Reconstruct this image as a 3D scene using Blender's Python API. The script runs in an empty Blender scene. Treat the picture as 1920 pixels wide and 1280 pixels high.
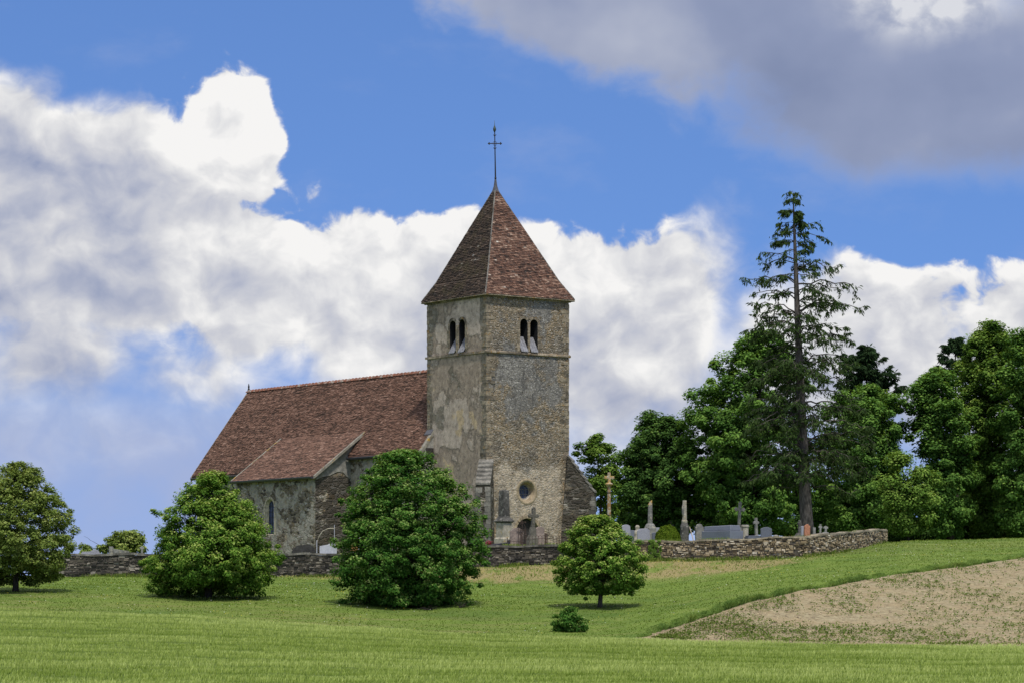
import bpy, bmesh, math, random
import numpy as np
from mathutils import Vector, Matrix
R = math.radians
rng = np.random.default_rng(7)
random.seed(7)
scene = bpy.context.scene
C = scene.collection

# ------------------------------------------------------------------ camera, sun, sky, exposure
FPX, PX0, PY0 = 5333.0, 960.0, 1120.0          # focal length in photo pixels, principal column, eye-level row
cam = bpy.data.cameras.new('camera'); cam.lens = 100.0; cam.sensor_width = 36.0; cam.sensor_fit = 'HORIZONTAL'
cam.shift_y = (PY0 - 640.0) / 1920.0; cam.clip_start = 0.5; cam.clip_end = 9000
camo = bpy.data.objects.new('camera', cam); C.objects.link(camo)
camo.rotation_euler = (R(90), 0, 0); scene.camera = camo

SUN_AZ, SUN_EL = R(163), R(63)                  # azimuth clockwise from +Y
sund = Vector((math.sin(SUN_AZ) * math.cos(SUN_EL), math.cos(SUN_AZ) * math.cos(SUN_EL), math.sin(SUN_EL)))
sl = bpy.data.lights.new('sun', 'SUN'); sl.energy = 3.5; sl.angle = R(4.0); sl.color = (1.0, 0.95, 0.86)
so = bpy.data.objects.new('sun', sl); C.objects.link(so); so.rotation_euler = sund.to_track_quat('Z', 'Y').to_euler()
so.location = (0, 0, 60)
scene.view_settings.view_transform = 'Standard'; scene.view_settings.look = 'None'
scene.view_settings.exposure = 0.0; scene.view_settings.gamma = 1.0
scene.cycles.max_bounces = 5; scene.cycles.diffuse_bounces = 2; scene.cycles.transmission_bounces = 3
scene.cycles.transparent_max_bounces = 6; scene.cycles.caustics_reflective = False; scene.cycles.caustics_refractive = False


# ------------------------------------------------------------------ node expression helper
class NT:
    def __init__(s, tree): s.t = tree; s.n = tree.nodes; s.l = tree.links
    def put(s, sock, v):
        if hasattr(v, 'links') or isinstance(v, bpy.types.NodeSocket): s.l.new(v, sock)
        elif isinstance(v, (tuple, list)):
            v = tuple(v)
            if sock.type == 'RGBA' and len(v) == 3: v = v + (1.0,)
            sock.default_value = v
        else:
            try: sock.default_value = v
            except TypeError: sock.default_value = (v, v, v, 1.0) if sock.type == 'RGBA' else (v, v, v)
    def m(s, op, a, b=0.0, c=0.0, clamp=False):
        n = s.n.new('ShaderNodeMath'); n.operation = op; n.use_clamp = clamp
        s.put(n.inputs[0], a); s.put(n.inputs[1], b); s.put(n.inputs[2], c); return n.outputs[0]
    def add(s, a, b): return s.m('ADD', a, b)
    def sub(s, a, b): return s.m('SUBTRACT', a, b)
    def mul(s, a, b): return s.m('MULTIPLY', a, b)
    def sm(s, x, a, b, lo=0.0, hi=1.0):
        n = s.n.new('ShaderNodeMapRange'); n.interpolation_type = 'SMOOTHSTEP'
        for i, v in enumerate((x, a, b, lo, hi)): s.put(n.inputs[i], v)
        return n.outputs[0]
    def lin(s, x, a, b, lo=0.0, hi=1.0):
        n = s.n.new('ShaderNodeMapRange')
        for i, v in enumerate((x, a, b, lo, hi)): s.put(n.inputs[i], v)
        return n.outputs[0]
    def xyz(s, x=0.0, y=0.0, z=0.0):
        n = s.n.new('ShaderNodeCombineXYZ')
        for i, v in enumerate((x, y, z)): s.put(n.inputs[i], v)
        return n.outputs[0]
    def sep(s, v):
        n = s.n.new('ShaderNodeSeparateXYZ'); s.l.new(v, n.inputs[0]); return n.outputs[:]
    def vm(s, op, a, b=(0, 0, 0), sc=1.0):
        n = s.n.new('ShaderNodeVectorMath'); n.operation = op
        s.put(n.inputs[0], a); s.put(n.inputs[1], b)
        if op == 'SCALE': s.put(n.inputs['Scale'], sc)
        return n.outputs['Value'] if op in ('LENGTH', 'DOT_PRODUCT', 'DISTANCE') else n.outputs[0]
    def noise(s, v, scale=1.0, detail=3.0, rough=0.5, dist=0.0, col=False):
        n = s.n.new('ShaderNodeTexNoise'); s.l.new(v, n.inputs['Vector'])
        for k, x in (('Scale', scale), ('Detail', detail), ('Roughness', rough), ('Distortion', dist)): n.inputs[k].default_value = x
        return n.outputs[1] if col else n.outputs[0]
    def vor(s, v, scale=1.0, feat='F1', rnd=1.0):
        n = s.n.new('ShaderNodeTexVoronoi'); n.feature = feat; s.l.new(v, n.inputs['Vector'])
        n.inputs['Scale'].default_value = scale; n.inputs['Randomness'].default_value = rnd; return n
    def mix(s, f, a, b, mode='MIX'):
        n = s.n.new('ShaderNodeMix'); n.data_type = 'RGBA'; n.blend_type = mode
        s.put(n.inputs[0], f); s.put(n.inputs[6], a); s.put(n.inputs[7], b); return n.outputs[2]
    def ramp(s, f, stops, interp='LINEAR'):
        n = s.n.new('ShaderNodeValToRGB'); e = n.color_ramp; e.interpolation = interp
        while len(e.elements) < len(stops): e.elements.new(0.5)
        for el, (p, c) in zip(e.elements, stops): el.position = p; el.color = tuple(c) + (1.0,)
        s.put(n.inputs[0], f); return n.outputs[0]
    def attr(s, name, out=2):
        n = s.n.new('ShaderNodeAttribute'); n.attribute_name = name; return n.outputs[out]
    def obj(s):
        return s.n.new('ShaderNodeTexCoord').outputs['Object']
    def pos(s):
        return s.n.new('ShaderNodeNewGeometry').outputs['Position']
    def bump(s, h, strength=0.5, dist=0.05):
        n = s.n.new('ShaderNodeBump'); n.inputs['Strength'].default_value = strength; n.inputs['Distance'].default_value = dist
        s.l.new(h, n.inputs['Height']); return n.outputs[0]

def new_mat(name):
    m = bpy.data.materials.new(name); m.use_nodes = True; m.node_tree.nodes.clear(); return m, NT(m.node_tree)

def finish(m, g, col, rough=0.9, normal=None, spec=0.25, metal=0.0):
    b = g.n.new('ShaderNodeBsdfPrincipled'); g.put(b.inputs['Base Color'], col); g.put(b.inputs['Roughness'], rough)
    b.inputs['Specular IOR Level'].default_value = spec; b.inputs['Metallic'].default_value = metal
    if normal is not None: g.l.new(normal, b.inputs['Normal'])
    o = g.n.new('ShaderNodeOutputMaterial'); g.l.new(b.outputs[0], o.inputs[0]); return m


# ------------------------------------------------------------------ the sky with its clouds, by direction
def build_world():
    w = bpy.data.worlds.new('World'); scene.world = w; w.use_nodes = True
    w.node_tree.nodes.clear(); g = NT(w.node_tree)
    d = g.n.new('ShaderNodeTexCoord').outputs['Generated']
    x, y, z = g.sep(d)
    az = g.m('ARCTAN2', x, y); el = g.m('ARCSINE', z)
    X = g.add(g.mul(az, 53.33), 9.6); Y = g.sub(11.2, g.mul(el, 53.33))
    sky = g.n.new('ShaderNodeTexSky'); sky.sky_type = 'NISHITA'; sky.sun_disc = False
    sky.sun_elevation = SUN_EL; sky.sun_rotation = SUN_AZ; sky.air_density = 1.0; sky.dust_density = 0.3; sky.ozone_density = 3.0
    g.l.new(g.vm('NORMALIZE', g.xyz(x, y, g.add(g.m('MAXIMUM', z, 0.0), 0.22))), sky.inputs['Vector'])
    blue = g.mix(1.0, sky.outputs[0], (0.75, 0.93, 1.24), 'MULTIPLY')
    b1 = g.n.new('ShaderNodeBackground'); g.put(b1.inputs[0], blue); b1.inputs[1].default_value = 0.135
    p = g.xyz(X, g.mul(Y, 1.15), 3.7)
    warp = g.vm('SCALE', g.vm('SUBTRACT', g.noise(p, 0.8, 2, 0.5, col=True), (0.5, 0.5, 0.5)), sc=0.8)
    pw = g.vm('ADD', p, warp)
    n1 = g.noise(pw, 0.75, 8.0, 0.52)
    n2 = g.noise(g.vm('ADD', pw, (0.20, -0.45, 0.0)), 0.75, 5.0, 0.48)
    relief = g.sub(n1, n2)
    big = g.noise(p, 0.33, 3.0, 0.5)
    def field(ells, k=0.5):
        F = None
        for cx, cy, rx, ry in ells:
            q = g.vm('LENGTH', g.xyz(g.mul(g.sub(X, cx), 1.0 / rx), g.mul(g.sub(Y, cy), 1.0 / ry), 0.0))
            e = g.mul(g.sub(1.0, q), min(rx, ry))
            F = e if F is None else g.m('SMOOTH_MAX', F, e, k)
        return F
    # heaped clouds: left bank, middle bank, right bank
    cum = field([(0.2, 4.2, 2.5, 2.9), (2.2, 4.5, 2.5, 2.6), (4.2, 2.65, 1.15, 1.35), (1.0, 6.9, 2.3, 1.7), (4.6, 5.6, 1.6, 1.6), (3.4, 7.2, 1.9, 1.1), (15.0, 7.2, 2.4, 2.45),
                 (6.3, 5.9, 1.6, 2.25), (8.4, 6.6, 2.4, 2.7), (11.0, 7.0, 2.6, 2.9), (13.0, 6.4, 1.35, 2.3), (13.5, 8.5, 3.2, 2.6),
                 (17.0, 7.3, 2.0, 2.1), (19.5, 7.5, 2.5, 2.6), (22.5, 6.5, 2.0, 2.2), (-3.2, 4.2, 2.6, 2.6)])
    cumF = g.add(cum, g.mul(g.sub(n1, 0.5), 2.3))
    soft = g.sm(Y, 5.4, 9.0, 0.16, 2.6)
    soft = g.add(soft, g.mul(g.sm(big, 0.5, 0.7), 0.25))
    soft = g.add(soft, g.mul(g.mul(g.sm(X, 12.3, 13.4), g.sm(X, 16.0, 14.6)), 0.7))
    soft = g.add(soft, g.mul(g.sm(X, 3.5, 2.0), 0.55))
    cm = g.sm(cumF, g.mul(soft, -0.35), soft)
    # flat grey sheet at the upper right
    st = field([(12.2, -0.9, 4.3, 2.3), (16.0, 0.7, 3.6, 2.5), (18.2, 1.9, 5.2, 2.0), (21.5, 1.2, 4.0, 2.6), (9.8, -1.3, 2.2, 1.9)], 0.8)
    stF = g.add(st, g.mul(g.sub(g.noise(pw, 0.42, 7.0, 0.55), 0.5), 2.2))
    sm_ = g.sm(stF, -0.15, g.sm(X, 12.5, 15.0, 0.45, 1.0))
    # thin high veil, and clouds outside the frame, those overhead added for ambient light
    veil = g.mul(g.sm(g.noise(g.xyz(X, g.mul(Y, 2.0), 9.0), 0.35, 6.0, 0.6), 0.52, 0.80), 0.22)
    low = g.mul(g.sm(Y, 6.2, 8.6), g.sm(g.noise(pw, 0.5, 4.0, 0.55), 0.22, 0.75, 0.62, 0.97))
    low = g.mul(low, g.sm(X, 11.5, 6.0, 0.45, 1.0))
    outm = g.sm(Y, -1.5, -6.0)
    side = g.mul(g.sm(g.m('ABSOLUTE', g.sub(X, 9.6)), 12.0, 15.0), g.sub(1.0, outm)); sn = g.noise(g.vm('MULTIPLY', d, (1, 1, 1.7)), 5.5, 8.0, 0.55)
    cumF2 = g.mul(g.sub(g.add(sn, g.sm(Y, 0.0, 9.0, -0.10, 0.10)), 0.53), 9.0); cm = g.m('MAXIMUM', g.mul(cm, g.sub(1.0, g.mul(side, 0.0))), g.mul(side, g.sm(cumF2, 0.0, 0.5)))
    sky_fill = g.mul(outm, g.sm(g.noise(d, 3.2, 7.0, 0.6), 0.40, 0.56))  # unseen bright clouds overhead, added to raise and whiten the ambient light
    # colours of the cloud light
    depth = g.sm(g.m('MAXIMUM', g.add(cum, g.mul(g.sub(n1, 0.5), 1.1)), g.mul(side, cumF2)), 0.1, 2.6)
    lit = g.add(g.sub(0.92, g.mul(depth, 0.40)), g.mul(relief, 1.6))
    lit = g.add(lit, g.mul(g.sub(big, 0.5), 0.50))
    lit = g.sub(lit, g.mul(g.sm(X, 3.6, 2.4), 0.19))
    puff = g.vm('LENGTH', g.xyz(g.mul(g.sub(X, 4.25), 0.75), g.mul(g.sub(Y, 2.4), 0.62), 0.0)); lit = g.add(lit, g.sm(puff, 1.0, 0.3, 0.0, 0.22))
    lit = g.sub(lit, g.sm(Y, 5.6, 9.5, 0.0, 0.10))
    cc = g.ramp(lit, [(0.10, (0.29, 0.34, 0.50)), (0.40, (0.45, 0.48, 0.59)), (0.66, (0.62, 0.63, 0.68)), (0.86, (0.79, 0.79, 0.80)), (1.0, (0.92, 0.91, 0.90))])
    slit = g.add(g.sub(0.40, g.mul(g.sub(X, 12.5), 0.012)), g.mul(g.sub(g.noise(p, 0.40, 4.0, 0.45), 0.5), 0.9))
    slit = g.add(slit, g.mul(g.sm(Y, 2.0, -0.3), g.sm(X, 14.5, 17.5, 0.10, 0.40)))
    pf = g.vm('LENGTH', g.xyz(g.mul(g.sub(X, 17.3), 0.50), g.mul(g.sub(Y, 0.35), 1.15), 0.0)); slit = g.add(slit, g.mul(g.sm(pf, 1.1, 0.2), g.sm(g.noise(pw, 0.8, 6.0, 0.55), 0.35, 0.60, 0.0, 0.55)))
    sc = g.ramp(slit, [(0.10, (0.195, 0.240, 0.385)), (0.45, (0.285, 0.330, 0.480)), (0.75, (0.48, 0.51, 0.61)), (1.0, (0.72, 0.73, 0.77))])
    a = g.m('MAXIMUM', low, g.m('MAXIMUM', veil, sky_fill))
    vcol = g.mix(g.sm(sky_fill, 0.0, 0.5), (0.38, 0.45, 0.68), (1.05, 1.04, 1.04))
    col = g.mix(cm, vcol, cc)
    col = g.mix(sm_, col, sc)
    alpha = g.m('MAXIMUM', g.m('MAXIMUM', a, cm), g.mul(sm_, 0.96))
    b2 = g.n.new('ShaderNodeBackground'); g.put(b2.inputs[0], col); b2.inputs[1].default_value = 1.0
    mx = g.n.new('ShaderNodeMixShader'); g.l.new(alpha, mx.inputs[0]); g.l.new(b1.outputs[0], mx.inputs[1]); g.l.new(b2.outputs[0], mx.inputs[2])
    o = g.n.new('ShaderNodeOutputWorld'); g.l.new(mx.outputs[0], o.inputs[0])
    w.cycles.sampling_method = 'MANUAL'; w.cycles.sample_map_resolution = 512
build_world()


# ------------------------------------------------------------------ mesh helpers
class MB:
    """verts + faces + one float per face ('var') + one material slot per face"""
    def __init__(s): s.v = []; s.f = []; s.a = []; s.mi = []
    def face(s, idx, a=0.5, mi=0): s.f.append(tuple(idx)); s.a.append(a); s.mi.append(mi)
    def hexa(s, P, a=None, mi=0):            # 8 corners: bottom ring then top ring
        a = random.random() if a is None else a
        b = len(s.v); s.v += [tuple(p) for p in P]
        for q in ((0, 3, 2, 1), (4, 5, 6, 7), (0, 1, 5, 4), (1, 2, 6, 5), (2, 3, 7, 6), (3, 0, 4, 7)): s.face([b + k for k in q], a, mi)
    def box(s, lo, hi, a=None, mi=0, j=0.0):
        (x0, y0, z0), (x1, y1, z1) = lo, hi
        P = [(x0, y0, z0), (x1, y0, z0), (x1, y1, z0), (x0, y1, z0), (x0, y0, z1), (x1, y0, z1), (x1, y1, z1), (x0, y1, z1)]
        if j: P = [tuple(c + random.uniform(-j, j) for c in p) for p in P]
        s.hexa(P, a, mi)
    def loft(s, rings, cap=True, a=0.5, mi=0):
        b0 = len(s.v); n = len(rings[0])
        for r in rings: s.v += [tuple(p) for p in r]
        for i in range(len(rings) - 1):
            for k in range(n):
                s.face((b0 + i * n + k, b0 + i * n + (k + 1) % n, b0 + (i + 1) * n + (k + 1) % n, b0 + (i + 1) * n + k), a, mi)
        if cap:
            s.face([b0 + k for k in reversed(range(n))], a, mi); s.face([b0 + (len(rings) - 1) * n + k for k in range(n)], a, mi)
    def lathe(s, prof, c=(0, 0), n=12, a=0.5, mi=0, ph=0.0, sx=1.0, sy=1.0):
        s.loft([[(c[0] + r * sx * math.cos(ph + 2 * math.pi * k / n), c[1] + r * sy * math.sin(ph + 2 * math.pi * k / n), z) for k in range(n)] for r, z in prof], True, a, mi)
    def tube(s, pts, rad, n=6, a=0.5, mi=0):
        rings = []; pts = [Vector(p) for p in pts]
        for i, p in enumerate(pts):
            d = (pts[min(i + 1, len(pts) - 1)] - pts[max(i - 1, 0)])
            if d.length < 1e-6: d = Vector((0, 0, 1))
            d.normalize(); up = Vector((0, 0, 1)) if abs(d.z) < 0.9 else Vector((1, 0, 0))
            u = d.cross(up).normalized(); w = d.cross(u)
            r = rad[i] if isinstance(rad, (list, tuple)) else rad
            rings.append([p + (u * math.cos(2 * math.pi * k / n) + w * math.sin(2 * math.pi * k / n)) * r for k in range(n)])
        s.loft(rings, True, a, mi)
    def prism(s, pts2, y0, y1, a=0.5, mi=0):  # outline in x,z pulled along y
        s.loft([[(x, y0, z) for x, z in pts2], [(x, y1, z) for x, z in pts2]], True, a, mi)
    def mesh(s, name):
        me = bpy.data.meshes.new(name); me.from_pydata(s.v, [], s.f)
        at = me.attributes.new('var', 'FLOAT', 'FACE'); at.data.foreach_set('value', np.array(s.a, dtype=np.float32))
        me.polygons.foreach_set('material_index', np.array(s.mi, dtype=np.int32)); return me
    def build(s, name, mats, parent=None, smooth=False, recalc=True):
        me = s.mesh(name)
        if recalc:
            bm = bmesh.new(); bm.from_mesh(me); bmesh.ops.recalc_face_normals(bm, faces=bm.faces); bm.to_mesh(me); bm.free()
        return link(name, me, mats, parent, smooth)

def link(name, me, mats, parent=None, smooth=False):
    for m in (mats if isinstance(mats, (list, tuple)) else [mats]): me.materials.append(m)
    if smooth: me.polygons.foreach_set('use_smooth', np.ones(len(me.polygons), dtype=bool))
    o = bpy.data.objects.new(name, me); C.objects.link(o)
    if parent: o.parent = parent
    return o

def tag(o, label, cat, group=None, kind=None):
    if label: o['label'] = label
    if cat: o['category'] = cat
    if group: o['group'] = group
    if kind: o['kind'] = kind
    return o

def thing(name, loc, label, cat, rz=0.0, group=None):
    o = bpy.data.objects.new(name, None); C.objects.link(o); o.empty_display_size = 0.3
    o.location = loc; o.rotation_euler = (0, 0, rz); return tag(o, label, cat, group)

def np_mesh(name, V, quads, var, mats, parent=None, k=4):
    """big meshes from numpy: V (n,3), quads (m,k), var (m,)"""
    me = bpy.data.meshes.new(name); m = len(quads)
    me.vertices.add(len(V)); me.vertices.foreach_set('co', np.ascontiguousarray(V, dtype=np.float32).ravel())
    me.loops.add(m * k); me.loops.foreach_set('vertex_index', np.ascontiguousarray(quads, dtype=np.int32).ravel())
    me.polygons.add(m); me.polygons.foreach_set('loop_start', np.arange(0, m * k, k, dtype=np.int32))
    at = me.attributes.new('var', 'FLOAT', 'FACE'); at.data.foreach_set('value', np.asarray(var, dtype=np.float32))
    me.update(calc_edges=True); me.validate()
    return link(name, me, mats, parent)

def booled(name, mb, cutters, mats, parent, recalc=True):
    o = mb.build(name, mats, None); cs = []
    for cmb in cutters:
        c = cmb.build('cutter', mats); cs.append(c)
        md = o.modifiers.new('b', 'BOOLEAN'); md.operation = 'DIFFERENCE'; md.solver = 'EXACT'; md.object = c
    bpy.context.view_layer.update()
    me = bpy.data.meshes.new_from_object(o.evaluated_get(bpy.context.evaluated_depsgraph_get()))
    o.modifiers.clear(); old = o.data; o.data = me; bpy.data.meshes.remove(old)
    me.name = name
    for c in cs:
        m_ = c.data; bpy.data.objects.remove(c); bpy.data.meshes.remove(m_)
    if parent: o.parent = parent
    return o

def pt(px, row, Y): return Vector(((px - PX0) / FPX * Y, Y, (PY0 - row) / FPX * Y))
def PXX(px, Y): return (px - PX0) / FPX * Y
def ZR(row, Y): return (PY0 - row) / FPX * Y


# ------------------------------------------------------------------ ground heights
def pchip(xs, ys, x):
    xs = np.asarray(xs, float); ys = np.asarray(ys, float); h = np.diff(xs); dl = np.diff(ys) / h
    m = np.zeros(len(xs)); m[0] = dl[0]; m[-1] = dl[-1]
    for i in range(1, len(xs) - 1):
        if dl[i - 1] * dl[i] > 0:
            w1 = 2 * h[i] + h[i - 1]; w2 = h[i] + 2 * h[i - 1]; m[i] = (w1 + w2) / (w1 / dl[i - 1] + w2 / dl[i])
    x = np.clip(x, xs[0], xs[-1]); i = np.clip(np.searchsorted(xs, x) - 1, 0, len(xs) - 2)
    t = (x - xs[i]) / h[i]
    return (2*t**3 - 3*t**2 + 1) * ys[i] + (t**3 - 2*t**2 + t) * h[i] * m[i] + (-2*t**3 + 3*t**2) * ys[i+1] + (t**3 - t**2) * h[i] * m[i+1]

NEAR = [(-80, -2.4), (0, -1.75), (30, -2.15), (58, -2.2)]
COLS = {
 -900: [(130, -0.2), (142, 0.55), (168, 1.15)],
    0: [(128, -0.54), (140, 0.315), (168, 1.23)],
  390: [(125, -0.88), (138, 0.0), (155, 0.75), (167, 1.22)],
  640: [(122, -1.25), (136, -0.27), (155, 0.70), (165, 1.2)],
  765: [(121, -1.4), (136, -0.38), (154, 0.68), (164, 1.5)],
  900: [(119, -1.58), (135, -0.42), (155, 0.73), (163, 1.77)],
 1126: [(117.5, -1.68), (134, -0.45), (153, 0.76), (161, 1.95)],
 1240: [(117, -1.72), (121, -1.2), (134, -0.32), (152, 0.82), (160, 2.06)],
 1420: [(115.5, -1.83), (127.5, -0.10), (140, 0.75), (151, 1.40), (158.6, 2.14)],
 1510: [(115, -1.85), (131, 0.36), (146, 1.32), (158, 2.28)],
 1660: [(113.6, -1.88), (137.6, 1.05), (155, 2.25), (172, 3.35)],
 1920: [(112, -1.93), (148, 2.08), (165, 3.1), (178, 3.74)],
 2500: [(110, -2.0), (150, 3.0), (180, 4.9)],
}
TY = np.arange(-80, 320.1, 1.0); TP = np.arange(-900, 2501, 20.0)
_c = sorted(COLS); _tab = []
for c in _c:
    p = NEAR + COLS[c]; ye, ze = p[-1]
    p = p + [(ye + 14, ze + 0.15), (230, ze - 0.6), (320, ze - 5.0)]
    _tab.append(pchip([a for a, b in p], [b for a, b in p], TY))
_tab = np.array(_tab)
TAB = np.array([pchip(_c, _tab[:, j], TP) for j in range(len(TY))]).T
_k = np.array([1, 2, 3, 2, 1]) / 9.0
TAB = np.array([np.convolve(np.pad(TAB[:, j], 2, mode='edge'), _k, 'valid') for j in range(len(TY))]).T

WALL_PX = [60, 95, 300, 500, 640, 880, 1050, 1220, 1330, 1430, 1510, 1570, 1620, 1660]
WALL_Y  = [169, 168.5, 168, 167, 165.3, 163, 162, 160.3, 159.2, 158.4, 158.0, 161.5, 166.5, 172]
WALL_TR = [1037, 1037, 1037, 1037, 1036, 1022, 1021, 1013, 1010, 1006, 1003, 998, 993, 990.5]
def wallY(px): return np.interp(px, WALL_PX, WALL_Y)
def wall_top(px): return (PY0 - np.interp(px, WALL_PX, WALL_TR)) / FPX * wallY(px)
def pxof(x, y): return PX0 + FPX * x / np.maximum(y, 60.0)

def zo(px, Y):
    px = np.clip(px, TP[0], TP[-1] - 0.01); Yc = np.clip(Y, TY[0], TY[-1] - 0.01)
    i = ((px - TP[0]) / 20.0); j = (Yc - TY[0]); i0 = i.astype(int); j0 = j.astype(int); a = i - i0; b = j - j0
    z = (TAB[i0, j0] * (1 - a) + TAB[i0 + 1, j0] * a) * (1 - b) + (TAB[i0, j0 + 1] * (1 - a) + TAB[i0 + 1, j0 + 1] * a) * b
    return z - np.maximum(Y - 320, 0) * 0.06
def zi(px, Y):
    base = wall_top(px) - 0.12; d = Y - wallY(px)
    rise = np.interp(d, [0, 4, 12, 40, 90, 3000], [0, 0.08, 0.35, 0.4, -2.5, -120]); lvl = np.interp(d, [0, 30, 60], [0, 0.7, 1.0])
    tgt = np.interp(px, [600, 900], [2.35, 3.1]); k = np.interp(px, [600, 900], [0.15, 1.0])
    return base * (1 - lvl) + tgt * lvl + np.where(d < 60, rise * k, rise)
def ground(px, Y):
    px = np.asarray(px, float); Y = np.asarray(Y, float)
    w = np.clip(np.minimum((px - 60) / 35.0, (1661 - px) / 16.0), 0, 1) * (Y > wallY(px) + 0.22)
    z = zo(px, Y) * (1 - w) + zi(px, Y) * w
    x = (px - PX0) / FPX * np.maximum(Y, 60)
    return z + 0.03 * np.sin(x * 0.9 + Y * 0.5) * np.cos(Y * 0.7 - x * 0.3) + 0.02 * np.sin(x * 2.3) * np.sin(Y * 1.9 + 1)
def gz(px, Y): return float(ground(np.array([px]), np.array([Y]))[0])

EDGE_PX = [-900, 0, 390, 640, 900, 1240, 1510, 1660, 1920, 2500]; EDGE_Y = [130, 128, 125, 122, 119, 117, 115, 113.6, 112, 110]
SOIL_PX = [1150, 1215, 1340, 1480, 1620, 1760, 1920, 2500]; SOIL_Y = [116.6, 118.5, 124.5, 130, 136, 142, 148, 165]
def edgeY(px): return np.interp(px, EDGE_PX, EDGE_Y)
def soilY(px): return np.interp(px, SOIL_PX, SOIL_Y)

def build_ground():
    pxs = np.concatenate([np.linspace(-9000, -900, 26)[:-1], np.arange(-900, -200, 50), np.arange(-200, 2140, 13), np.arange(2140, 2500, 40), np.linspace(2500, 11000, 26)])
    n1 = np.concatenate([np.linspace(-80, 55, 12)[:-1], np.linspace(55, 108, 46)])
    rows = []
    for j in n1: rows.append(np.full(len(pxs), j))
    wy = wallY(pxs)
    for t in np.linspace(0, 1, 84)[1:]: rows.append(108 + (wy + 0.18 - 108) * t)
    for t in np.linspace(0, 1, 70) ** 1.4: rows.append(wy + 0.26 + (262 - wy) * t)
    for yv in (300, 360, 480, 700, 1100, 1800, 3200, 6000): rows.append(np.full(len(pxs), float(yv)))
    Ym = np.array(rows); Pm = np.broadcast_to(pxs, Ym.shape)
    Z = ground(Pm, Ym); X = (Pm - PX0) / FPX * np.maximum(Ym, 60)
    nr, nc = Ym.shape; V = np.stack([X, Ym, Z], -1).reshape(-1, 3)
    idx = np.arange(nr * nc).reshape(nr, nc)
    Q = np.stack([idx[:-1, :-1], idx[:-1, 1:], idx[1:, 1:], idx[1:, :-1]], -1).reshape(-1, 4)
    o = np_mesh('ground', V, Q, np.full(len(Q), 0.5), ground_mat())
    me = o.data; me.polygons.foreach_set('use_smooth', np.ones(len(me.polygons), dtype=bool))
    ed = (edgeY(Pm) - Ym).ravel()
    sd = np.minimum(np.minimum(Ym - edgeY(Pm), (soilY(Pm) - Ym)), (Pm - 1160) / 15.0).ravel()
    by = np.interp(Pm, [0, 560, 700, 880, 1240, 1420, 1500, 1600], [163, 162, 158, 155, 152.5, 151.5, 152, 158])
    bk = ((Ym - by) / np.maximum(wallY(Pm) - by, 1.0)).ravel()
    for nm, vals in (('crop', ed), ('soil', sd), ('bank', np.where(Ym.ravel() > wallY(Pm).ravel() + 0.2, 2.0, bk)), ('inside', np.where(Ym > wallY(Pm) + 0.2, 1.0, 0.0).ravel())):
        a = me.attributes.new(nm, 'FLOAT', 'POINT'); a.data.foreach_set('value', np.clip(vals, -30, 30).astype(np.float32))
    tag(o, None, None, None, 'structure')

def ground_mat():
    m, g = new_mat('ground'); p = g.pos(); x, y, z = g.sep(p)
    q = g.xyz(x, y, 0.0)
    n_big = g.noise(q, 0.12, 4, 0.55); n_mid = g.noise(q, 0.7, 5, 0.6); n_fine = g.noise(q, 6.0, 5, 0.7)
    streak = g.noise(g.xyz(g.mul(x, 0.18), y, 0.0), 0.9, 4, 0.6)
    f = g.add(g.mul(n_fine, 0.55), g.mul(n_mid, 0.45))
    lawn = g.ramp(f, [(0.32, (0.079, 0.125, 0.021)), (0.5, (0.130, 0.194, 0.034)), (0.68, (0.215, 0.268, 0.060))])
    lawn = g.mix(g.sm(streak, 0.52, 0.68, 0.0, 0.6), lawn, (0.165, 0.180, 0.058))
    lawn = g.mix(g.sm(n_big, 0.5, 0.68, 0.0, 0.55), lawn, (0.068, 0.122, 0.027))
    dryc = g.ramp(n_fine, [(0.3, (0.150, 0.130, 0.050)), (0.55, (0.29, 0.235, 0.110)), (0.75, (0.39, 0.32, 0.165))])
    bank = g.attr('bank')
    dm = g.mul(g.sm(bank, 0.0, 0.28), g.sm(bank, 1.25, 0.75))
    dm = g.mul(dm, g.sm(g.noise(g.xyz(x, g.mul(y, 0.6), 0.0), 0.55, 5, 0.65), 0.36, 0.50))
    dm = g.mul(dm, g.mul(g.sm(x, -14.0, -9.0), g.sm(x, 20.0, 13.0, 0.15, 1.0)))
    lawn = g.mix(g.mul(dm, 0.95), lawn, dryc)
    lawn = g.mix(g.mul(g.sm(n_mid, 0.60, 0.72), 0.45), lawn, (0.24, 0.21, 0.085))
    # mown strip beside the crop is yellower
    crop = g.attr('crop')
    strip = g.mul(g.sm(crop, -16.0, -5.0), g.sm(x, 6.0, -2.0))
    lawn = g.mix(g.mul(strip, g.sm(streak, 0.40, 0.62, 0.05, 0.6)), lawn, (0.185, 0.188, 0.062))
    soil_n = g.noise(q, 3.0, 7, 0.72)
    soilc = g.ramp(soil_n, [(0.28, (0.14, 0.116, 0.068)), (0.5, (0.292, 0.245, 0.148)), (0.70, (0.44, 0.378, 0.245))])
    soilc = g.mix(g.sm(n_mid, 0.35, 0.65, 0.0, 0.35), soilc, (0.33, 0.235, 0.125))
    sm_ = g.sm(g.add(g.attr('soil'), g.mul(g.sub(n_mid, 0.5), 3.0)), -0.1, 0.25)
    col = g.mix(sm_, lawn, soilc)
    cropc = g.ramp(f, [(0.3, (0.07, 0.105, 0.018)), (0.7, (0.15, 0.205, 0.045))])
    col = g.mix(g.sm(g.add(crop, g.mul(g.sub(n_mid, 0.5), 1.5)), 0.0, 0.5), col, cropc)
    h = g.add(g.mul(n_fine, 0.6), g.mul(soil_n, 0.6))
    return finish(m, g, col, 0.95, g.bump(h, 0.8, 0.14), 0.1)
build_ground()


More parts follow.
